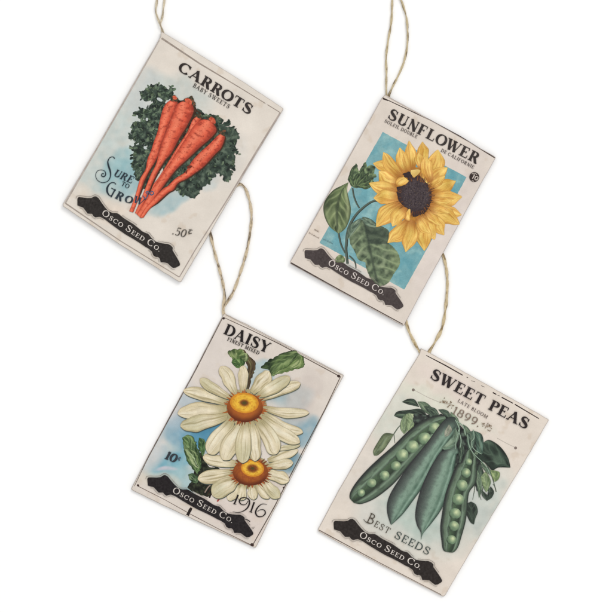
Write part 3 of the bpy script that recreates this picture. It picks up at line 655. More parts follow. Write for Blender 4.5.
# writing
zt = lay(); ink = Ink(zt); text(ink, 'SUNFLOWER', (386.8, 118.2), (476.2, 164.2), 10.8, inkcol((56, 50, 48), 30), T=.23, t=.07, track=.06); ink.build('title_lettering', M_text, root2)
ink = Ink(zt + 1e-6); text(ink, 'SOLEIL DOUBLE', (384.0, 122.4), (416.4, 138.8), 3.4, inkcol((96, 88, 84), 30), T=.2, t=.09, track=.12)
text(ink, 'DE CALIFORNIE', (440.3, 151.6), (473.0, 169.2), 3.4, inkcol((96, 88, 84), 30), T=.2, t=.09, track=.12); ink.build('subtitle_lettering', M_text, root2)
ink = Ink(lay()); ink.ellipse(474.0, 177.2, 4.9, 4.9, 0, lambda r, a, x, y: (58, 48, 46), nr=3, na=40)
st_ = ink.build('price_stamp', M_text, root2)
ink = Ink(lay()); text(ink, '10', (471.0, 178.2), (476.6, 181.2), 4.6, (206, 194, 184), T=.2, t=.12, serif=0); ink.line([(471.5, 174.2), (474.2, 173.4), (476.8, 175.0)], .6, (196, 184, 174), nu=1); ink.line([(471.6, 180.8), (473.6, 181.4)], .6, (196, 184, 174), nu=1)
ink.build('stamp_lettering', M_text, st_)
ink = Ink(lay()); rr = random.Random(9)
for row, (x, y, n) in enumerate(((314.2, 230.2, 5), (309.0, 233.6, 10))):
    for i in range(n):
        px_, py_ = x + i * 1.05, y + i * .56; ink.line([(px_, py_), (px_ + rr.uniform(.2, .9), py_ - rr.uniform(.9, 1.8))], rr.uniform(.35, .65), add((128, 112, 100), rr.uniform(-20, 30)), nu=1, dz=2e-6 * (i % 5))
for i in range(9):
    px_, py_ = 323.5 + i * 1.1, 239.8 + i * .56; ink.line([(px_, py_), (px_ + rr.uniform(.2, .8), py_ - rr.uniform(.7, 1.3))], .4, (78, 110, 118), nu=1, dz=2e-6 * (i % 5))
ink.build('maker_lettering', M_text, root2)
banner(root2, lay(), (304.6, 254.6), (403.2, 306.2), (76, 68, 67), (216, 206, 200))
twine(root2, [[(386.6, 97.5, .7), (386.4, 94.5, 1.0), (386.2, 84, 1.3), (386.4, 72, 1.2), (386.0, 58, 1.2), (388.2, 40, 1.1), (391.0, 24, 1.0), (392.0, 8, .9), (392.2, -6, .9), (391.8, -16, .9)],
              [(388.6, 98.0, .7), (389.0, 95.0, 1.0), (393.0, 86, 1.2), (399, 74, 1.2), (404.2, 61, 1.1), (407.0, 47, 1.1), (407.6, 34, 1.1), (406.4, 18, 1.0), (402.4, 4, .9), (398.2, -8, .9), (396, -16, .9)]], 1.05, (202, 187, 154), (126, 110, 86), 23)

# ================================================================== TAG 3: daisy
B3 = 0.0001
o3 = [(224.2, 313.2), (252, 327.0), (298, 351.0), (343.9, 375.2), (330, 401), (303, 455), (274.4, 510), (256.0, 547.2), (254.6, 547.4), (200, 522.4), (160, 503.6), (131.8, 489.8), (131.6, 488.0), (148, 456.5), (170, 415.6), (195, 369.8), (221.6, 317.8)]
root3 = tag_root((238, 430), B3, 'daisy seed packet tag with two cream daisies and the date 1916')
P3 = (222, 212, 202)
card(root3, o3, B3, washes(P3, [(200, 432, 42, 20, 5, (112, 160, 182), .95), (212, 436, 20, 12, 0, (82, 140, 168), .9), (176, 462, 26, 16, -20, (128, 176, 190), .95), (150, 452, 16, 22, 28, (196, 202, 204), .7), (188, 402, 24, 9, 15, (150, 180, 192), .8),
     (178, 408, 22, 30, 28, (206, 206, 208), .6), (290, 396, 24, 16, 0, (166, 184, 188), .9), (262, 372, 16, 12, 0, (178, 196, 198), .9), (298, 430, 22, 16, 0, (140, 170, 182), .9), (290, 462, 14, 10, 0, (96, 140, 158), .8), (180, 482, 18, 14, 20, (160, 192, 196), .8),
     (160, 482, 22, 9, 28, (222, 214, 196), .5), (168, 470, 10, 3, 10, (206, 200, 208), .8), (215, 350, 30, 30, 28, (222, 212, 206), .4), (304, 400, 14, 34, 28, (208, 196, 188), .6), (240, 520, 40, 16, 28, (224, 208, 200), .5)]), (150, 138, 128))
lay = Lay(B3); ink = Ink(lay())
bc = (96, 84, 76)
ink.line([(223.8, 317.4), (252, 330.4), (280, 344.2), (338.8, 375.8)], [.6, .7, .9, .9], bl(bc, 40), smooth=False)
ink.line([(226, 315.0), (262, 333.6), (300, 353.4), (341, 374.8)], .5, bl((168, 156, 146), 20), smooth=False, dz=2e-6)
ink.line([(340.6, 376.4), (324.6, 410), (303, 451), (274.2, 507), (252.4, 545.4)], [.8, .9, .9, 1.0, .9], bl(bc, 34), smooth=False, dz=4e-6)
ink.line([(137.8, 485.8), (165, 499.6), (191, 514.2), (221, 530), (252.4, 545.4)], [.7, .5, .7, .6, .8], bl((112, 96, 88), 34), smooth=False, dz=6e-6)
ink.line([(222.4, 318.4), (195.4, 370.6), (170.4, 416.4), (148.4, 457.2), (134.5, 486)], [.8, 1.0, 1.1, .9, .5], bl((108, 98, 92), 40), smooth=False, dz=8e-6)
for x, y, r in ((223.6, 318.4, 1.3), (338.6, 376.0, 1.7), (252.2, 544.6, 1.9), (138.2, 485.2, 1.3), (283.6, 487.4, .9)): ink.ellipse(x, y, r, r * .85, .5, lambda r_, a, x_, y_: (64, 50, 46), dz=1e-5, nr=2, na=14)
ink.build('border_line', M_text, root3)
# leaves
ink = Ink(lay()); zk = lambda p: Z(180, 435, p); za = lambda p: Z(200, 310, p); zb = lambda p: Z(270, 330, p); zc = lambda p: Z(125, 430, p)
ink.blob(zk([(170, 130), (220, 240), (300, 250), (290, 340), (272, 384), (230, 470), (150, 452), (60, 404), (90, 350), (115, 260), (130, 180)]), mottle((24, 26, 22), (38, 40, 32), (62, 68, 50), .3, 2), rough=.5)
ink.line(zk([(190, 440), (215, 400), (250, 365)]), 1.2, (150, 132, 120), dz=5e-6, nu=1); ink.line(zk([(205, 462), (232, 420), (262, 385)]), 1.0, (60, 40, 34), dz=7e-6, nu=1)
ink.line(zk([(225, 480), (240, 445)]), 1.6, (40, 30, 28), dz=9e-6, nu=1); ink.line(zk([(285, 508), (302, 488), (318, 480)]), 1.6, (170, 74, 66), dz=9e-6, nu=1)
ink.line([(191.6, 507.6), (190.2, 510.0), (189.0, 512.4), (187.6, 515.2)], [2.2, 3.2, 2.6, 3.4], (42, 34, 32), dz=9e-6, nu=2)
ink.build('printed_stem', M_ink, root3)
G1, G2, G3 = (50, 66, 40), (118, 138, 84), (190, 200, 146)
def L3(left, right, freq=5, rib_=(60, 80, 44), seed=1, cols=(G1, G2, G3), bias=0.0):
    jt = lambda e, q: [p if i in (0, len(e) - 1) else (p[0] + 1.3 * nz(p[0] * .8, p[1] * .8, q), p[1] + 1.3 * nz(p[0] * .8, p[1] * .8, q + 5)) for i, p in enumerate(resample(spline(e), max(5, int(plen(e) / 1.6))))]
    left, right = jt(left, seed), jt(right, seed + 9)
    k = Ink(lay()); k.strip(left, right, leafcol(cols[0], cols[1], cols[2], freq, rib_, seed, 2.2, bias), step=.55); k.build('printed_leaf', M_ink, root3)
L3(za([(340, 305), (372, 350), (420, 390), (424, 440), (400, 520), (372, 604)]), za([(320, 300), (345, 380), (362, 430), (362, 500), (356, 560), (352, 604)]), 3, (60, 46, 34), 5, ((52, 40, 32), (100, 84, 58), (128, 128, 84)))
L3(za([(318, 300), (270, 298), (228, 308), (214, 336), (232, 356), (262, 385)]), za([(322, 302), (362, 342), (372, 380), (350, 400), (330, 400), (300, 400)]), 4, (70, 96, 50), 2)
L3(za([(250, 372), (245, 400), (262, 430), (288, 446)]), za([(262, 372), (320, 372), (345, 410), (300, 444)]), 4, (50, 76, 40), 3, ((44, 66, 38), (90, 122, 66), (160, 180, 120)))
L3(Z(220, 360, [(250, 48), (275, 20), (318, -8), (350, 30)], 100), Z(220, 360, [(252, 50), (300, 60), (330, 84), (350, 60)], 100), 3, (40, 52, 34), 7, ((26, 34, 26), (50, 66, 40), (84, 104, 64)))
L3(zb([(0, 350), (-4, 262), (30, 215), (82, 180), (130, 166), (182, 154), (226, 182)]), zb([(10, 352), (70, 330), (130, 300), (180, 255), (210, 225), (226, 184)]), 5, (70, 92, 56), 8, ((38, 52, 34), (98, 120, 72), (160, 176, 122)))
L3(zb([(15, 352), (70, 310), (130, 275), (190, 228), (228, 186)]), zb([(18, 354), (60, 338), (120, 322), (190, 302), (246, 290), (266, 258), (256, 215), (230, 186)]), 5, (80, 104, 60), 9, ((56, 76, 42), (122, 144, 86), (184, 194, 140)))
L3(zc([(440, 56), (446, 110), (456, 180), (490, 258), (545, 330)]), zc([(445, 54), (490, 36), (528, 60), (552, 130), (578, 200), (585, 280), (560, 330)]), 5, (54, 82, 46), 12, ((42, 62, 38), (106, 134, 82), (184, 200, 156)))
L3(zc([(566, 60), (562, 110), (572, 160), (595, 200)]), zc([(572, 58), (606, 70), (618, 130), (606, 190)]), 3, (54, 82, 46), 14, ((34, 54, 34), (84, 116, 70), (140, 170, 120)))
L3(zc([(455, 140), (470, 190), (505, 250), (560, 300)]), zc([(460, 136), (520, 150), (560, 200), (575, 280)]), 4, (200, 212, 180), 15, ((50, 68, 42), (114, 138, 86), (186, 198, 150)))
L3(zc([(484, 342), (500, 388), (545, 404)]), zc([(488, 336), (530, 334), (566, 372), (552, 400)]), 3, (150, 170, 130), 16, ((34, 50, 34), (78, 104, 70), (150, 170, 130)))
PD = [(0, .42), (.12, .58), (.3, .82), (.5, .97), (.68, 1.0), (.82, .88), (.92, .64), (.97, .36), (1, .08)]
def daisycol(seed, gr=0.0):
    rs = random.Random(seed); hi = rs.uniform(.35, .65)
    def fn(u, v_, x, y):
        c = mix((217, 203, 168), (232, 220, 193), math.exp(-((u - hi) / .3) ** 2))
        s_ = nz(u * 6, v_ * 1.2, seed) + .8 * nz(u * 19, v_ * 2.6, seed + 2)
        c = mix(c, (166, 152, 114), sm(.02, .7, s_) * .8); c = mix(c, (238, 232, 208), sm(.1, .6, -s_) * .6)
        c = mix(c, (160, 148, 104), sm(.35, 0, v_) * .7); c = mix(c, (150, 152, 108), gr * sm(.3, .7, v_) * .6)
        e = abs(u - .5) * 2; c = mix(c, (150, 138, 106), sm(.84, 1, e) * .6); c = mix(c, (214, 194, 156), sm(.86, 1, v_) * .5)
        return add(c, 5 * nz(x * 1.2, y * 1.2, seed))
    return fn
def daisy(lst, seed0, c0, rr0):
    k = Ink(lay()); k.ellipse(c0[0], c0[1], rr0[0], rr0[1], 0, lambda r, a, x, y: add((178, 166, 126), 22 * nz(a * 3, r, 2)), nr=4); k.z += 6e-6
    sh = lambda u, v_, x, y: mix((96, 100, 86), (70, 80, 76), u)
    for i, (zz, b, t, hw, cv) in enumerate(lst):
        L_, R_ = petal_edges(zz([b])[0], zz([t])[0], hw * .172, PD, cv)
        # printed dark keyline under the lower side of each petal
        k.strip([(p[0] + .3, p[1] + .8) for p in L_], [(p[0] + .3, p[1] + .8) for p in R_], sh, dz=i * 6e-6, step=.9)
        k.strip(L_, R_, daisycol(seed0 + i * 3, .45 if i % 5 == 1 else 0), dz=i * 6e-6 + 3e-6, step=.5)
    lay.z += len(lst) * 6e-6 + 1e-5
    return k.build('printed_daisy', M_ink, root3)
zi = lambda p: Z(170, 360, p, 100); zj = lambda p: Z(220, 360, p, 100); zK = lambda p: Z(190, 420, p, 100); zq = lambda p: Z(230, 430, p)
def centre(fl, cx, cy, rx, ry, yx, yy, yrx, yry, rim, seed):
    lay.z += 3e-5; k = Ink(lay())
    def f(x, y):
        c = mix(rim, (170, 96, 40), .5 + .8 * fz(x * .5, y * .5, seed)); return mix(c, (96, 44, 26), sm(.55, 1, math.hypot((x - cx) / rx, (y - cy) / ry)) * (.3 + .7 * sm(-.3, .8, (y - cy) / ry)))
    n = 40; k.blob([(cx + (rx + .8 * nz(i * .9, seed)) * math.cos(i / n * 6.2832), cy + (ry + .8 * nz(i * .9, seed + 3)) * math.sin(i / n * 6.2832)) for i in range(n)], f, step=.7)
    inn = .62 if seed == 3 else .42; rs = random.Random(seed)
    for i in range(54):
        a = rs.uniform(0, 6.283); q = rs.uniform(1.08, 1.32); dx, dy = math.cos(a), math.sin(a)
        k.line([(cx + rx * .9 * dx, cy + ry * .9 * dy), (cx + rx * q * dx, cy + ry * q * dy)], [2.4, .25], rs.choice((rim, (176, 104, 60), (120, 64, 40))), nu=1, dz=-2e-5 + i * 3e-7)
    def yf(r, a, x, y):
        c = mix((238, 190, 66), (206, 132, 40), sm(.7, 1, r)); c = mix(c, (214, 150, 50), sm(.0, .6, fz(x * .6, y * .6, seed)) * .7); c = mix(c, (122, 66, 34), sm(inn, inn * .5, r)); c = mix(c, (186, 112, 36), sm(.05, .5, nz(x * 1.5, y * 1.5, seed)) * .6); return mix(c, (84, 74, 36), sm(.26, .08, r))
    k.ellipse(yx, yy, yrx, yry, .1, yf, dz=5e-6, nr=12, na=40)
    k.build('flower_centre', M_ink, fl)
d2 = daisy([(zq, (290, 232), (520, 150), 28, .0), (zq, (300, 150), (536, 112), 16, .02), (zq, (290, 275), (482, 246), 28, .02), (zK, (290, 270), (80, 222), 34, -.04), (zK, (275, 315), (48, 358), 38, -.04), (zK, (300, 390), (235, 490), 30, 0), (zK, (290, 360), (138, 462), 50, .02), (zK, (330, 395), (310, 490), 28, 0),
            (zK, (375, 395), (392, 486), 28, 0), (zK, (450, 320), (606, 372), 34, -.03), (zK, (405, 385), (485, 478), 24, .02), (zK, (430, 360), (548, 474), 34, .0)], 200, (250.6, 472.2), (21, 17))
centre(d2, 250.6, 472.2, 17.6, 13.2, 252.6, 468.2, 11.5, 8.4, (150, 76, 40), 3)
d1 = daisy([(zi, (345, 265), (82, 188), 34, .04), (zi, (380, 232), (186, 112), 30, -.05), (zi, (405, 215), (310, 40), 36, .03), (zi, (448, 200), (446, 34), 29, .0), (zj, (195, 200), (300, 68), 40, .03), (zj, (250, 238), (492, 142), 33, -.02), (zj, (235, 215), (425, 100), 36, .04),
            (zj, (262, 292), (545, 318), 28, .06), (zj, (262, 318), (510, 436), 32, .10), (zj, (255, 350), (490, 502), 38, .05), (zi, (345, 300), (48, 330), 44, .03), (zi, (350, 340), (64, 400), 46, -.03), (zi, (375, 365), (236, 572), 52, -.02), (zK, (330, 5), (205, 244), 50, .02), (zK, (425, 5), (528, 208), 50, -.03),
            (zK, (375, 10), (398, 250), 40, -.02), (zK, (335, 10), (322, 262), 44, .0)], 300, (245, 407.4), (22, 18.5))
centre(d1, 245.0, 407.4, 18.0, 14.6, 244.4, 402.8, 14.4, 10.2, (168, 92, 42), 5)
# writing
zt = lay(); ink = Ink(zt); text(ink, 'DAISY', (223.0, 333.4), (267.4, 353.4), 10.9, inkcol((36, 32, 32), 14), T=.24, t=.07, track=.08); ink.build('title_lettering', M_text, root3)
ink = Ink(zt + 1e-6); text(ink, 'FINEST MIXED', (227.0, 340.4), (258.6, 354.8), 3.7, inkcol((66, 60, 56), 14), T=.22, t=.10, track=.13); ink.build('subtitle_lettering', M_text, root3)
ink = Ink(lay()); text(ink, '10', zc([(298, 216)])[0], zc([(382, 250)])[0], 8.4, inkcol((56, 60, 66), 10), T=.26, t=.09, serif=.07, shear=.12, track=.05)
text(ink, '¢', zc([(398, 232)])[0], zc([(424, 244)])[0], 5.2, (80, 92, 104), T=.16, t=.1, serif=0); ink.build('price_lettering', M_text, root3)
zn = lambda p: Z(220, 485, p, 60); ink = Ink(lay()); d9 = (40, 34, 34)
ink.line(zn([(186, 98), (148, 190)]), [1.7, 1.4], d9, nu=1); ink.line(zn([(134, 188), (168, 196)]), .6, d9, nu=1, dz=3e-6)
ink.line(zn([(296, 150), (262, 128), (218, 132), (198, 164), (220, 196), (262, 196), (288, 160)]), [.7, .7, 1.1, 1.3, .9, .7, .7], d9, nu=1, dz=1e-6)
ink.line(zn([(262, 126), (296, 146), (300, 190), (276, 236), (228, 268), (180, 278), (130, 270)]), [.7, 1.1, 1.5, 1.3, .8, .5, .4], d9, nu=1, dz=5e-6)
ink.line(zn([(350, 172), (314, 276)]), [1.6, 1.4], d9, nu=1); ink.line(zn([(298, 268), (330, 280)]), .6, d9, nu=1, dz=3e-6)
ink.line(zn([(480, 196), (430, 192), (386, 226), (364, 276), (384, 316), (430, 318), (462, 288), (452, 254), (412, 250), (384, 268)]), [.5, .7, 1.2, 1.5, 1.2, .9, 1.3, .9, .6, .5], d9, nu=1, dz=1e-6)
ink.line(zn([(258, 346), (286, 356), (308, 372)]), .8, d9, nu=1, dz=4e-6); ink.line(zn([(326, 428), (340, 442), (350, 424)]), .5, (120, 110, 104), nu=1, dz=4e-6)
ink.build('date_lettering', M_text, root3)
banner(root3, lay(), (147.6, 482.0), (253.4, 533.6), (42, 38, 39), (204, 196, 188))
twine(root3, [[(224.2, 315.5, .5), (223.2, 311.0, .9), (222.9, 307, 1.3), (224.6, 298, 1.1), (223.4, 286, 1.0), (219.6, 270, 1.0), (214.6, 252, .9), (211.4, 238, .7), (210.2, 229, .52), (212, 214, .5), (224, 196, .5), (236, 186, .52), (241.2, 184.4, .7), (246.0, 190, .9), (249.8, 202, 1.0), (251.6, 216, 1.0), (250.0, 234, 1.0), (246.4, 253, 1.0), (240.0, 274, 1.1), (233.4, 292, 1.2), (228.0, 301, 1.4), (223.8, 308, 1.7), (223.4, 312, 1.1), (224.6, 315.5, .5)]],
      1.35, (208, 191, 163), (104, 90, 76), 31)

# ================================================================== TAG 4: sweet peas
o4 = [(420.7, 348.0), (450, 364.0), (500, 392.0), (548.8, 419.6), (530, 452), (492, 515), (462, 566), (445.0, 595.2), (442.6, 596.2), (380, 564.4), (340, 543.2), (318.2, 531.0), (318.0, 529.0), (338, 491.6), (372, 432), (402, 382), (419.6, 353.4)]
root4 = tag_root((432, 472), B3, 'sweet peas seed packet tag with green pods and leaves and the date 1899')
P4 = (229, 218, 206)
card(root4, o4, B3, washes(P4, [(430, 500, 60, 56, 28, (198, 206, 198), .8), (412, 520, 34, 18, 28, (184, 198, 188), .8), (400, 420, 40, 30, 28, (212, 214, 202), .75), (485, 500, 18, 36, 28, (200, 206, 198), .8), (478, 520, 12, 16, 28, (190, 196, 190), .4), (360, 470, 26, 36, 28, (220, 212, 202), .6), (440, 405, 60, 10, 28, (222, 222, 206), .7), (375, 520, 26, 20, 28, (210, 210, 202), .6), (450, 384, 40, 10, 28, (232, 216, 208), .4)]), (172, 160, 150))
lay = Lay(B3); ink = Ink(lay())
kk = (58, 48, 46)
ink.line([(426, 355.3), (445, 365.2), (462.6, 375.2)], [.7, 1.2, 1.1], bl(kk, 26), smooth=False)
for a, b, w_ in (((466.5, 377), (468, 377.8), .8), ((471.0, 380.6), (475, 381.8), .5), ((481, 385.6), (484.5, 387.0), .5), ((492.6, 392.4), (496.2, 394.4), 1.3), ((497.4, 395.2), (500, 396.0), .6), ((501.5, 397.2), (512.8, 403.2), 1.2), ((514.6, 404.2), (538.8, 418.6), 1.1)): ink.line([a, b], [w_, w_ * .8], bl(kk, 30), smooth=False)
ink.build('border_line', M_text, root4); ink = Ink(lay())
ink.line([(319.2, 530.0), (380, 562.8), (441, 594.4)], [1.0, .7, .6], bl((112, 100, 94), 30), smooth=False, dz=3e-6)
ink.build('border_line', M_text, root4); ink = Ink(lay()); ink.line([(413.0, 389.4), (428, 397.4), (440, 402.4)], .45, (186, 178, 168), smooth=False); ink.build('rule_line', M_text, root4); ink = Ink(lay()); ink.line([(497, 438), (506, 443.0), (515.4, 447.6)], .45, (186, 178, 168), smooth=False)
ink.build('rule_line', M_text, root4)
for x, y in ((413.2, 389.8), (515.4, 447.8)):
    ink = Ink(lay()); ink.ellipse(x, y, 1.5, 1.4, 0, lambda r, a, x_, y_: (132, 120, 112), nr=2, na=14); ink.build('border_dot', M_text, root4)
zL = lambda p: Z(340, 400, p, 100); zM = lambda p: Z(420, 400, p, 100); zN = lambda p: Z(380, 450, p, 100); zP = lambda p: Z(370, 380, p); zR = lambda p: Z(430, 480, p)
D4, E4, F4 = (50, 56, 52), (92, 112, 92), (156, 172, 142)
def leaf4(left, right, cols=(D4, E4, F4), freq=4, seed=1, rib_=(120, 136, 112), bias=0.0):
    k = Ink(lay()); k.strip(left, right, leafcol(cols[0], cols[1], cols[2], freq, rib_, seed, 2.0, bias), step=.6); k.build('printed_leaf', M_ink, root4)
dkl = ((40, 44, 42), (62, 74, 64), (96, 112, 96))
ink = Ink(lay())
for p, w_ in ((zP([(182, 412), (210, 370), (238, 338)]), 1.0), (zP([(182, 412), (186, 445), (190, 482)]), .7), (zM([(365, 350), (410, 400), (440, 470), (465, 560)]), .9), (zM([(350, 360), (380, 420), (392, 480), (380, 560)]), .8), (zR([(330, 0), (340, 60), (325, 150)]), .8), (zR([(360, 0), (365, 70), (390, 150)]), .7), (zR([(480, 30), (500, 60), (505, 90)]), .5)):
    ink = Ink(lay()); ink.line(p, [w_, w_, w_ * .6][:len(p)] if len(p) == 3 else w_, (92, 102, 88), nu=1, dz=1e-6); ink.build('printed_tendril', M_ink, root4)
leaf4(zP([(244, 166), (290, 144), (342, 150), (376, 205)]), zP([(246, 168), (290, 186), (335, 196), (374, 206)]), dkl)
leaf4(zP([(362, 164), (420, 168), (470, 208), (514, 274)]), zP([(362, 166), (396, 225), (448, 262), (512, 276)]), ((70, 84, 70), (112, 130, 106), (160, 174, 146)), 5, 3)
leaf4(zP([(184, 272), (210, 240), (300, 228), (390, 222), (450, 290)]), zP([(186, 274), (230, 292), (300, 300), (370, 300), (445, 300)]), dkl, 4, 5)
leaf4(zP([(300, 252), (262, 268), (234, 320), (232, 372), (258, 412)]), zP([(302, 252), (276, 300), (282, 350), (285, 385), (262, 412)]), ((84, 100, 76), (130, 148, 112), (176, 186, 148)), 4, 6)
leaf4(zP([(300, 254), (276, 262), (275, 310), (290, 396)]), zP([(302, 254), (352, 268), (388, 310), (340, 352), (294, 396)]), ((96, 112, 84), (150, 168, 126), (190, 200, 162)), 5, 7)
leaf4(zP([(180, 412), (110, 408), (62, 470), (24, 540), (30, 576)]), zP([(182, 414), (150, 470), (105, 535), (60, 574), (34, 578)]), ((72, 80, 62), (112, 124, 94), (150, 160, 126)), 9, 8)
# dark heart of the bunch
ink = Ink(lay()); ink.blob(zM([(-40, 90), (40, 90), (110, 85), (178, 98), (232, 140), (262, 175), (290, 200), (372, 210), (384, 260), (380, 420), (350, 560), (300, 400), (200, 420), (60, 300), (-20, 200)]), mottle((36, 38, 38), (54, 58, 56), (88, 102, 90), .22, 4), rough=.6); ink.build('printed_leaf', M_ink, root4)
for i, (a, b, hw, cs) in enumerate((((120, 110), (20, 40), 22, 0), ((240, 160), (190, 70), 20, 1), ((190, 110), (110, 60), 18, 0), ((330, 330), (440, 300), 26, 1), ((360, 400), (430, 560), 22, 0), ((340, 420), (356, 600), 18, 1), ((300, 240), (262, 150), 20, 1), ((250, 260), (236, 380), 20, 0), ((370, 380), (480, 470), 16, 1))):
    L_, R_ = petal_edges(zM([a])[0], zM([b])[0], hw * .1634, [(0, .2), (.2, .75), (.45, 1), (.75, .7), (1, .02)], .08 * (-1) ** i)
    leaf4(L_, R_, (((44, 50, 46), (70, 86, 74), (118, 136, 116)), ((64, 78, 66), (104, 124, 102), (156, 172, 144)))[cs], 3, 40 + i)
leaf4(zM([(384, 262), (420, 243), (470, 268), (510, 308), (540, 360), (552, 412)]), zM([(382, 264), (350, 350), (400, 385), (440, 428), (480, 412), (550, 413)]), ((36, 42, 38), (58, 72, 62), (96, 116, 98)), 3, 9, (80, 96, 82))
leaf4(zM([(290, 200), (282, 250), (300, 320)]), zM([(292, 198), (335, 190), (340, 250), (310, 320)]), ((52, 62, 56), (84, 104, 90), (130, 154, 136)), 3, 10)
leaf4(zM([(335, 190), (338, 250), (350, 320), (380, 330)]), zM([(338, 190), (378, 212), (388, 270), (382, 330)]), ((46, 58, 52), (78, 102, 88), (128, 156, 138)), 3, 11)
leaf4(zM([(370, 470), (385, 530), (402, 562)]), zM([(374, 466), (402, 440), (432, 500), (408, 562)]), ((92, 110, 80), (140, 158, 116), (180, 192, 150)), 4, 12)
leaf4(zM([(430, 430), (440, 470), (456, 500)]), zM([(434, 428), (484, 440), (482, 480), (458, 500)]), ((86, 104, 70), (130, 150, 100), (176, 190, 140)), 3, 13)
leaf4(zR([(312, 164), (276, 188), (278, 255), (305, 318), (332, 338)]), zR([(314, 164), (350, 188), (364, 240), (346, 292), (336, 336)]), dkl, 3, 14, (70, 80, 70))
leaf4(zR([(392, 76), (398, 120), (434, 158)]), zR([(394, 76), (432, 108), (446, 130), (437, 157)]), dkl, 3, 15, (70, 80, 70)); leaf4(zR([(462, 48), (442, 90), (436, 150)]), zR([(464, 48), (488, 88), (472, 132), (440, 154)]), dkl, 3, 16, (70, 80, 70))
def closedcol(seed):
    def fn(u, v_, x, y):
        e = .37 + .06 * nz(v_ * 14, 2, seed) + .05 * nz(v_ * 50, 5, seed)           # ragged boundary of the dark flank
        c = mix((64, 68, 66), (96, 108, 100), sm(.03, .36, u)); c = mix(c, (140, 168, 148), sm(e - .08, e + .16, u) * .8)
        c = mix(c, (84, 110, 94), sm(.60, .78, u) * (.75 + .5 * nz(v_ * 20, u * 6, seed))); c = mix(c, (160, 186, 168), math.exp(-((u - .84) / .05) ** 2) * .6); c = mix(c, (58, 74, 66), sm(.9, 1, u))
        c = mix(c, (52, 52, 54), sm(.08, 0, u)); c = mix(c, (70, 86, 78), sm(.1, .5, nz(u * 9, v_ * 30, seed)) * .2); c = mix(c, (54, 62, 58), sm(.14, 0, v_) * .7 + sm(.86, 1, v_) * .35)
        return add(c, 8 * nz(x * 1.2, y * 1.2, seed))
    return fn
def opencol(seed, a, b):
    def fn(u, v_, x, y):
        c = mix((54, 58, 56), (104, 122, 102), sm(.04, .2, u) * (1 - .4 * sm(.25, .36, u))); c = mix(c, (128, 152, 128), math.exp(-((u - a + .05) / .045) ** 2) * .8)
        ins = sm(a, a + .07, u) * (1 - sm(b - .07, b, u)); c = mix(c, mix((84, 106, 80), (50, 60, 50), sm(a, b, u)), ins); c = mix(c, (140, 164, 138), math.exp(-((u - b - .05) / .05) ** 2) * .7)
        c = mix(c, (92, 112, 92), sm(b + .06, b + .12, u) * .6); c = mix(c, (44, 48, 46), sm(.9, 1, u) * .85 + sm(.06, 0, u) * .6); c = mix(c, (60, 70, 60), sm(.12, .5, nz(u * 10, v_ * 14, seed)) * .5)
        c = mix(c, (50, 60, 50), sm(.9, 1, v_) * .7)
        return add(c, 8 * nz(x * 1.2, y * 1.2, seed))
    return fn
def pod(left, right, colf, peas=()):
    k = Ink(lay()); k.strip(left, right, colf, step=.5); o = k.build('printed_pea_pod', M_ink, root4)
    if peas:
        q = Ink(lay())
        for i, (x, y, r, asp, rot) in enumerate(peas):
            hx, hy = x + r * .25, y - r * .25
            def pc(r_, a, X, Y, x=x, y=y, r=r, hx=hx, hy=hy, i=i):
                d = math.hypot(X - hx, Y - hy) / r + .22 * nz(X * .35, Y * .35, i); c = mix((184, 198, 156), (112, 136, 108), sm(.1, .9, d)); c = mix(c, (54, 68, 56), sm(.9, 1.4, d)); return add(mix(c, (214, 224, 176), sm(.35, .05, d) * .7), 6 * nz(X, Y, i))
            q.ellipse(x, y, r, r * asp, rot, pc, dz=i * 2e-6, nr=7, na=26)
        lay.z += 2.4e-5
        q.build('printed_peas', M_ink, o)
zPa = zL([(575, 172), (515, 236), (440, 286), (378, 338), (340, 404), (270, 462), (192, 508), (128, 568)])
pod(zL([(640, 92), (600, 92), (540, 108), (470, 146), (400, 205), (330, 275), (250, 345), (170, 420), (104, 495), (66, 555), (58, 592)]) + [(350.8, 499.6)],
    zL([(660, 150), (630, 185), (590, 225), (540, 275), (490, 325), (430, 392)]) + [(395.8, 481.3), (384, 491.8), (373.5, 499), (364.4, 502.9), (359.2, 503.8), (354, 502.8)], opencol(1, .34, .74),
    [(x, y, r, .88, -.6) for (x, y), r in zip(zPa, (6.4, 6.8, 7.0, 6.8, 5.4, 5.4, 5.0, 4.2))])
pod(zM([(215, 105), (180, 104), (150, 120), (110, 165), (60, 236)]) + zN([(240, 12), (170, 100), (110, 188), (62, 268), (43, 330), (45, 390), (64, 452)]), zM([(236, 160), (210, 205), (160, 270)]) + zN([(342, 60), (292, 165), (250, 240), (198, 314), (136, 394), (70, 456)]), closedcol(2))
pod(zM([(215, 270), (170, 285), (140, 310)]) + zN([(362, 20), (306, 110), (258, 215), (226, 320), (215, 400), (226, 460), (248, 502), (250, 545)]), zM([(220, 268), (236, 320)]) + zN([(468, 30), (458, 90), (440, 180), (411, 272), (375, 362), (320, 440), (264, 508), (252, 546)]), closedcol(5))
pod(zM([(300, 300), (278, 320), (250, 380)]) + zN([(468, 90), (428, 182), (396, 280), (380, 380), (368, 470), (375, 550)]) + zR([(100, 534), (140, 550)]),
    zM([(310, 300), (345, 345)]) + zN([(590, 60), (592, 130), (585, 200)]) + zR([(297, 100), (284, 230), (268, 330), (240, 430), (214, 510), (180, 550), (142, 551)]), opencol(7, .36, .78),
    [(x, y, r, a, 0) for (x, y), r, a in zip(zN([(541, 72), (524, 140), (500, 216), (476, 302), (458, 388), (450, 464), (436, 548)]), (3.6, 5.0, 5.8, 6.2, 6.0, 5.4, 5.0), (1.0, 1, 1, .95, .92, .92, .92))])
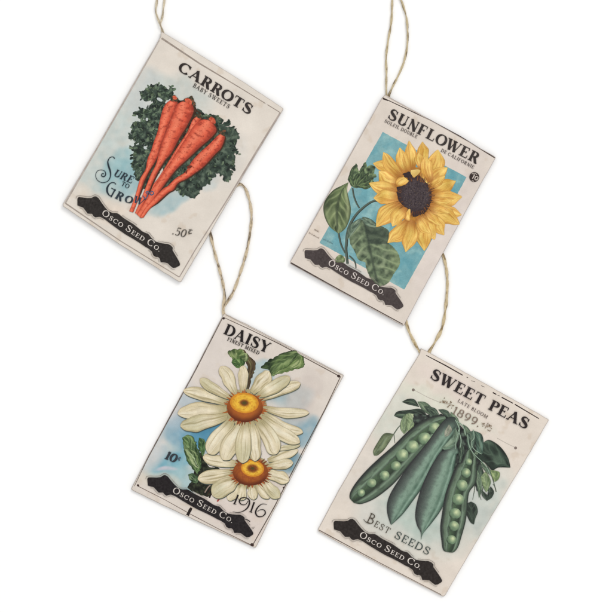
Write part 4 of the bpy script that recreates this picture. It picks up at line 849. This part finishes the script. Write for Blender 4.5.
leaf4(zM([(214, 168), (205, 205), (176, 245), (132, 290)]), zM([(216, 168), (238, 225), (205, 288), (150, 304), (134, 292)]), ((78, 94, 80), (112, 136, 116), (160, 180, 156)), 4, 18)
leaf4(zM([(175, 150), (150, 190), (150, 222)]), zM([(178, 150), (195, 180), (176, 215), (152, 224)]), ((110, 112, 100), (150, 152, 136), (180, 180, 160)), 3, 19)
ink = Ink(lay())
for i, p in enumerate((zM([(225, 130), (262, 160), (280, 215)]), zM([(215, 120), (240, 180), (222, 240), (215, 300)]), zM([(325, 180), (330, 230), (312, 260), (330, 300), (375, 330)]), zM([(232, 180), (250, 240), (245, 290)]), zM([(290, 210), (300, 280), (330, 330), (400, 400), (430, 460)]))):
    ink = Ink(lay()); ink.line(p, [.9, 1.1] + [.8] * (len(p) - 2), (142, 164, 144), nu=1); ink.build('printed_tendril', M_ink, root4)
zt = lay(); ink = Ink(zt); text(ink, 'SWEET PEAS', (429.2, 377.8), (526.0, 429.4), 10.8, inkcol((48, 42, 42), 22), T=.24, t=.075, track=.06); ink.build('title_lettering', M_text, root4)
ink = Ink(zt + 1e-6); text(ink, 'LATE BLOOM', (457.2, 401.6), (486.6, 418.8), 3.4, inkcol((96, 84, 80), 20), T=.17, t=.09, track=.14); ink.build('subtitle_lettering', M_text, root4)
zs = lambda p: Z(435, 395, p, 60)
ink = Ink(lay()); text(ink, '1899.', zs([(164, 180)])[0], zs([(442, 330)])[0], 7.8, inkcol((132, 116, 104), 30), T=.15, t=.07, serif=.05, track=.10)
rr = random.Random(3)
for cx, cy in zs([(126, 84), (524, 314)]):
    for i in range(16):
        a = rr.uniform(-1, 1); b = rr.uniform(-1, 1); x, y = cx + a * 6.2 * .87 - b * 2.4 * .5, cy + a * 6.2 * .5 + b * 2.4 * .87; t = rr.uniform(0, 6.28); l = rr.uniform(.6, 1.5)
        ink.line([(x, y), (x + l * math.cos(t), y + l * math.sin(t)), (x + l * 1.4 * math.cos(t + .6), y + l * 1.4 * math.sin(t + .6))], [.35, .95, .3], add((132, 112, 92), rr.uniform(-34, 20)), nu=1, dz=1.5e-6 * i)
    ink.line([(cx - 5, cy - 3.4), (cx - 1.5, cy + .2), (cx + 2.5, cy + .6), (cx + 5.5, cy + 3)], .4, (150, 132, 112), nu=1, dz=3e-5)
ink.build('date_lettering', M_text, root4)
zu = lambda p: Z(355, 500, p); ink = Ink(lay()); bsc = inkcol((84, 78, 68), 20)
text(ink, 'B', zu([(84, 166)])[0], zu([(134, 190)])[0], 10.4, bsc, T=.10, t=.08, serif=.06)
text(ink, 'EST', zu([(142, 198)])[0], zu([(254, 260)])[0], 6.4, bsc, T=.13, t=.08, serif=.03, track=.16)
text(ink, 'SEEDS', zu([(294, 284)])[0], zu([(560, 422)])[0], 7.6, inkcol((70, 80, 76), 18), T=.14, t=.08, serif=.03, track=.13)
ink.line(zu([(66, 146), (84, 168), (112, 180)]), .6, (90, 84, 74), nu=1, dz=8e-6)
ink.build('slogan_lettering', M_text, root4)
banner(root4, lay(), (333.6, 525.6), (441.9, 580.9), (50, 45, 43), (216, 208, 200))
twine(root4, [[(421.8, 354, .5), (419.0, 350.8, .9), (414.0, 342, 1.1), (408.8, 331, 1.0), (406.0, 321, .7), (405.0, 312, .52), (412, 292, .5), (428, 268, .5), (438, 252, .52), (441.8, 252.6, .55), (445.4, 264, .8), (447.3, 280, 1.0), (446.6, 298, 1.0), (444.2, 318, 1.1), (441.2, 330, 1.1), (435.0, 342, 1.2), (429.4, 351.4, 1.0), (428.0, 356.5, .5)]],
      1.4, (208, 190, 154), (148, 128, 96), 47)
